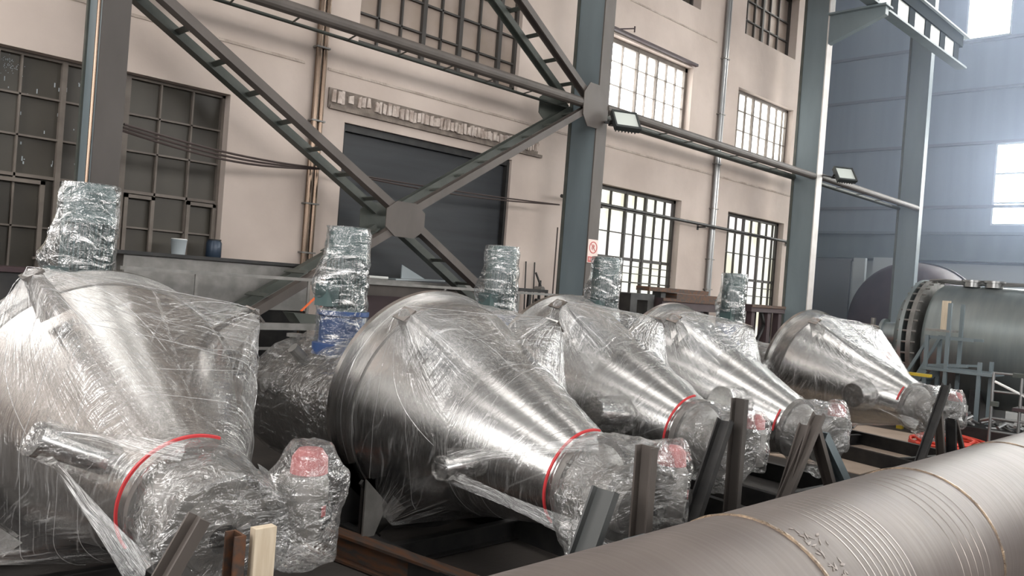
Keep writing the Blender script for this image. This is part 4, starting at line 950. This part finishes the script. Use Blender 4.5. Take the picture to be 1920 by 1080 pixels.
vessel((4.184, 3.406, Z0-1.269), 3.87, 8.31, (4.14, 6.4, 2.51), (-42, 45), (.6, -94, .30, .06), (4.52, 3.02, .90), 'broad film-wrapped cone vessel, blue reducer showing behind, between timber-padded and third vessels', 2, joined=True, drop=(3.64, 3.1, .5), strap=(-140, 12))
vessel((6.25, 3.93, Z0-1.206), 7.0, 7.47, (6.57, 6.9, 2.54), (-36, 46), (.5, -84, .36, .10), (6.68, 3.62, .88), 'film-wrapped cone vessel between the broad one and the one on crossed brown legs', 3, bands=False, joined=True, strap=(-130, -5))
vessel((8.40, 4.05, Z0-1.311), 5.0, 10.26, (8.5, 6.9, 2.56), (-40, 46), (.5, -78, .3, .12), (8.62, 3.72, .86), 'film-wrapped cone vessel propped on crossed brown legs and a blue channel', 4, bands=False, joined=True, strap=(-95, -55))
vessel((12.0, 4.09, Z0-1.252), 13.79, 9.59, (11.78, 6.9, 2.55), (-40, 44), (.5, -92, .22, .13), (12.45, 3.72, .84), 'film-wrapped cone vessel standing apart in front of the grey tank', 5, tf=.25, bands=True, joined=True, strap=(-80, -45))

# ------------------------------------------------------------------ skids and props carrying the vessels
def skid(P, yaw, tilt, label, legs, rail_x=(-.72, .66), mm='darksteel'):
    P = Vector(P); yw = R(yaw); tl = R(tilt); t = thing('vessel_skid', (P.x, P.y+.6, 0), label, 'skid', 'steel skids under the vessels')
    f = Vector((math.sin(yw), math.cos(yw), 0)); rr = Vector((f.y, -f.x, 0)); o = Vector((P.x, P.y, 0))
    for k in rail_x:
        link('rail', MB().channel(o+rr*k-f*1.3+Vector((0, 0, .1)), o+rr*k+f*2.3+Vector((0, 0, .1)), .08, .2, .012, (0, 0, 1)), mm, t)
    cb = MB()
    for k in (-1.2, -.15, 1.3, 2.2): cb.channel(o+f*k+rr*rail_x[0]+Vector((0, 0, .09)), o+f*k+rr*rail_x[1]+Vector((0, 0, .09)), .07, .16, .01, (0, 0, 1))
    link('cross_member', cb, mm, t)
    # saddle: notched plate under the shell
    for s, wz in ((1.5, .0), (1.8, .0)):
        cz = P.z+s*math.sin(tl); c = o+f*(s*math.cos(tl)); pts = [c+rr*-.74+Vector((0, 0, .2)), c+rr*.74+Vector((0, 0, .2)), c+rr*.74+Vector((0, 0, cz-.45))]
        for i in range(13):
            a = R(58-116*i/12); x = (RB+.05)*math.sin(a); pts.append(c+rr*x+Vector((0, 0, cz-(RB+.05)*math.cos(a))))
        pts.append(c+rr*-.74+Vector((0, 0, cz-.45)))
        link('saddle', MB().plate(pts, f*.03), mm, t)
    c = o+f*1.42; link('gusset', MB().plate([c+rr*-.76+Vector((0, 0, .62)), c+rr*-.56+Vector((0, 0, .42)), c+rr*-.66+Vector((0, 0, .2)), c+rr*-.76+Vector((0, 0, .2))], f*.02), 'greysteel', t)
    for nm, a, b, w, h, m2 in legs: link(nm, MB().channel(a, b, w, h, .012, (0, 1, 0)) if nm != 'timber_pad' else MB().bar(a, b, w, h, (0, 1, 0)), m2, t)
    return t
skid((1.777, 3.974, Z0-1.231), 3.85, 6.6, 'dark steel skid with a rusty post and a pale timber pad', [
    ('prop', (1.02, 3.28, .12), (1.52, 3.28, 1.02), .05, .12, 'primer'), ('post', (1.70, 3.30, .1), (1.70, 3.30, .93), .05, .1, 'rust'), ('timber_pad', (1.79, 3.27, .1), (1.79, 3.27, .95), .10, .05, 'wood')])
skid((4.184, 3.406, Z0-1.269), 0, 8.31, 'steel skid with one grey slanting prop and an upright channel beside the junction box', [
    ('prop', (3.22, 2.78, .2), (3.59, 2.78, 1.0), .05, .16, 'propsteel'), ('post', (3.95, 2.78, .16), (3.95, 2.78, 1.22), .06, .12, 'primer')])
skid((6.25, 3.93, Z0-1.206), 7.0, 7.47, 'dark steel skid with a slanting dark leg beside a tall brown post', [
    ('prop', (5.2, 3.3, .18), (5.69, 3.3, 1.16), .06, .12, 'darksteel'), ('post', (5.89, 3.3, .17), (5.89, 3.3, 1.33), .06, .12, 'primerdark')])
skid((8.40, 4.05, Z0-1.311), 5.0, 10.26, 'steel skid with crossed brown legs and a blue channel', [
    ('leg', (6.9, 3.42, .21), (7.59, 3.42, 1.07), .06, .11, 'primer'), ('leg', (7.05, 3.48, .25), (7.43, 3.48, .98), .05, .10, 'primer'), ('leg', (8.15, 3.46, .22), (7.58, 3.46, .99), .06, .11, 'primer'), ('prop', (8.6, 3.5, .23), (7.84, 3.5, .89), .1, .14, 'bluepaint')])
skid((12.0, 4.09, Z0-1.252), 13.79, 9.59, 'steel skid with thin crossed legs next to the coiled red hose', [
    ('leg', (10.23, 3.42, .15), (11.13, 3.42, 1.24), .06, .10, 'darksteel'), ('leg', (11.35, 3.46, .17), (10.98, 3.46, 1.02), .06, .10, 'primer'), ('leg', (11.71, 3.46, .17), (11.54, 3.46, .8), .06, .12, 'darksteel'), ('leg', (12.26, 3.46, .17), (11.71, 3.46, .77), .04, .06, 'primer')])
solo('rusty_beam', MB().ibeam((3.16, 6.2, .11), (3.86, 2.0, .11), .12, .2, .02, .014, (0, 0, 1)), 'rust', 'rust-orange floor beam in front of the red-capped actuator, towards the broad vessel', 'beam')
solo('rusty_beam', MB().ibeam((1.22, 6.4, .11), (1.02, 2.6, .11), .12, .2, .02, .014, (0, 0, 1)), 'rust', 'rust-orange floor beam beside the nozzle of the vessel with the timber pad', 'beam')
t = thing('junction_box', (3.82, 2.75, 0), 'small blue grey box on a stub beside the outlet of the broad vessel', 'box')
link('box', MB().span((3.66, 2.58, .58), (3.86, 2.71, .74)), 'bluepaint', t); link('stub', MB().span((3.71, 2.6, 0), (3.81, 2.69, .58)), 'darksteel', t)

# thin bluish haze added in the far end for the windows' veiling glow
M = bpy.data.materials.new('glow_haze'); M.use_nodes = True; nt = M.node_tree
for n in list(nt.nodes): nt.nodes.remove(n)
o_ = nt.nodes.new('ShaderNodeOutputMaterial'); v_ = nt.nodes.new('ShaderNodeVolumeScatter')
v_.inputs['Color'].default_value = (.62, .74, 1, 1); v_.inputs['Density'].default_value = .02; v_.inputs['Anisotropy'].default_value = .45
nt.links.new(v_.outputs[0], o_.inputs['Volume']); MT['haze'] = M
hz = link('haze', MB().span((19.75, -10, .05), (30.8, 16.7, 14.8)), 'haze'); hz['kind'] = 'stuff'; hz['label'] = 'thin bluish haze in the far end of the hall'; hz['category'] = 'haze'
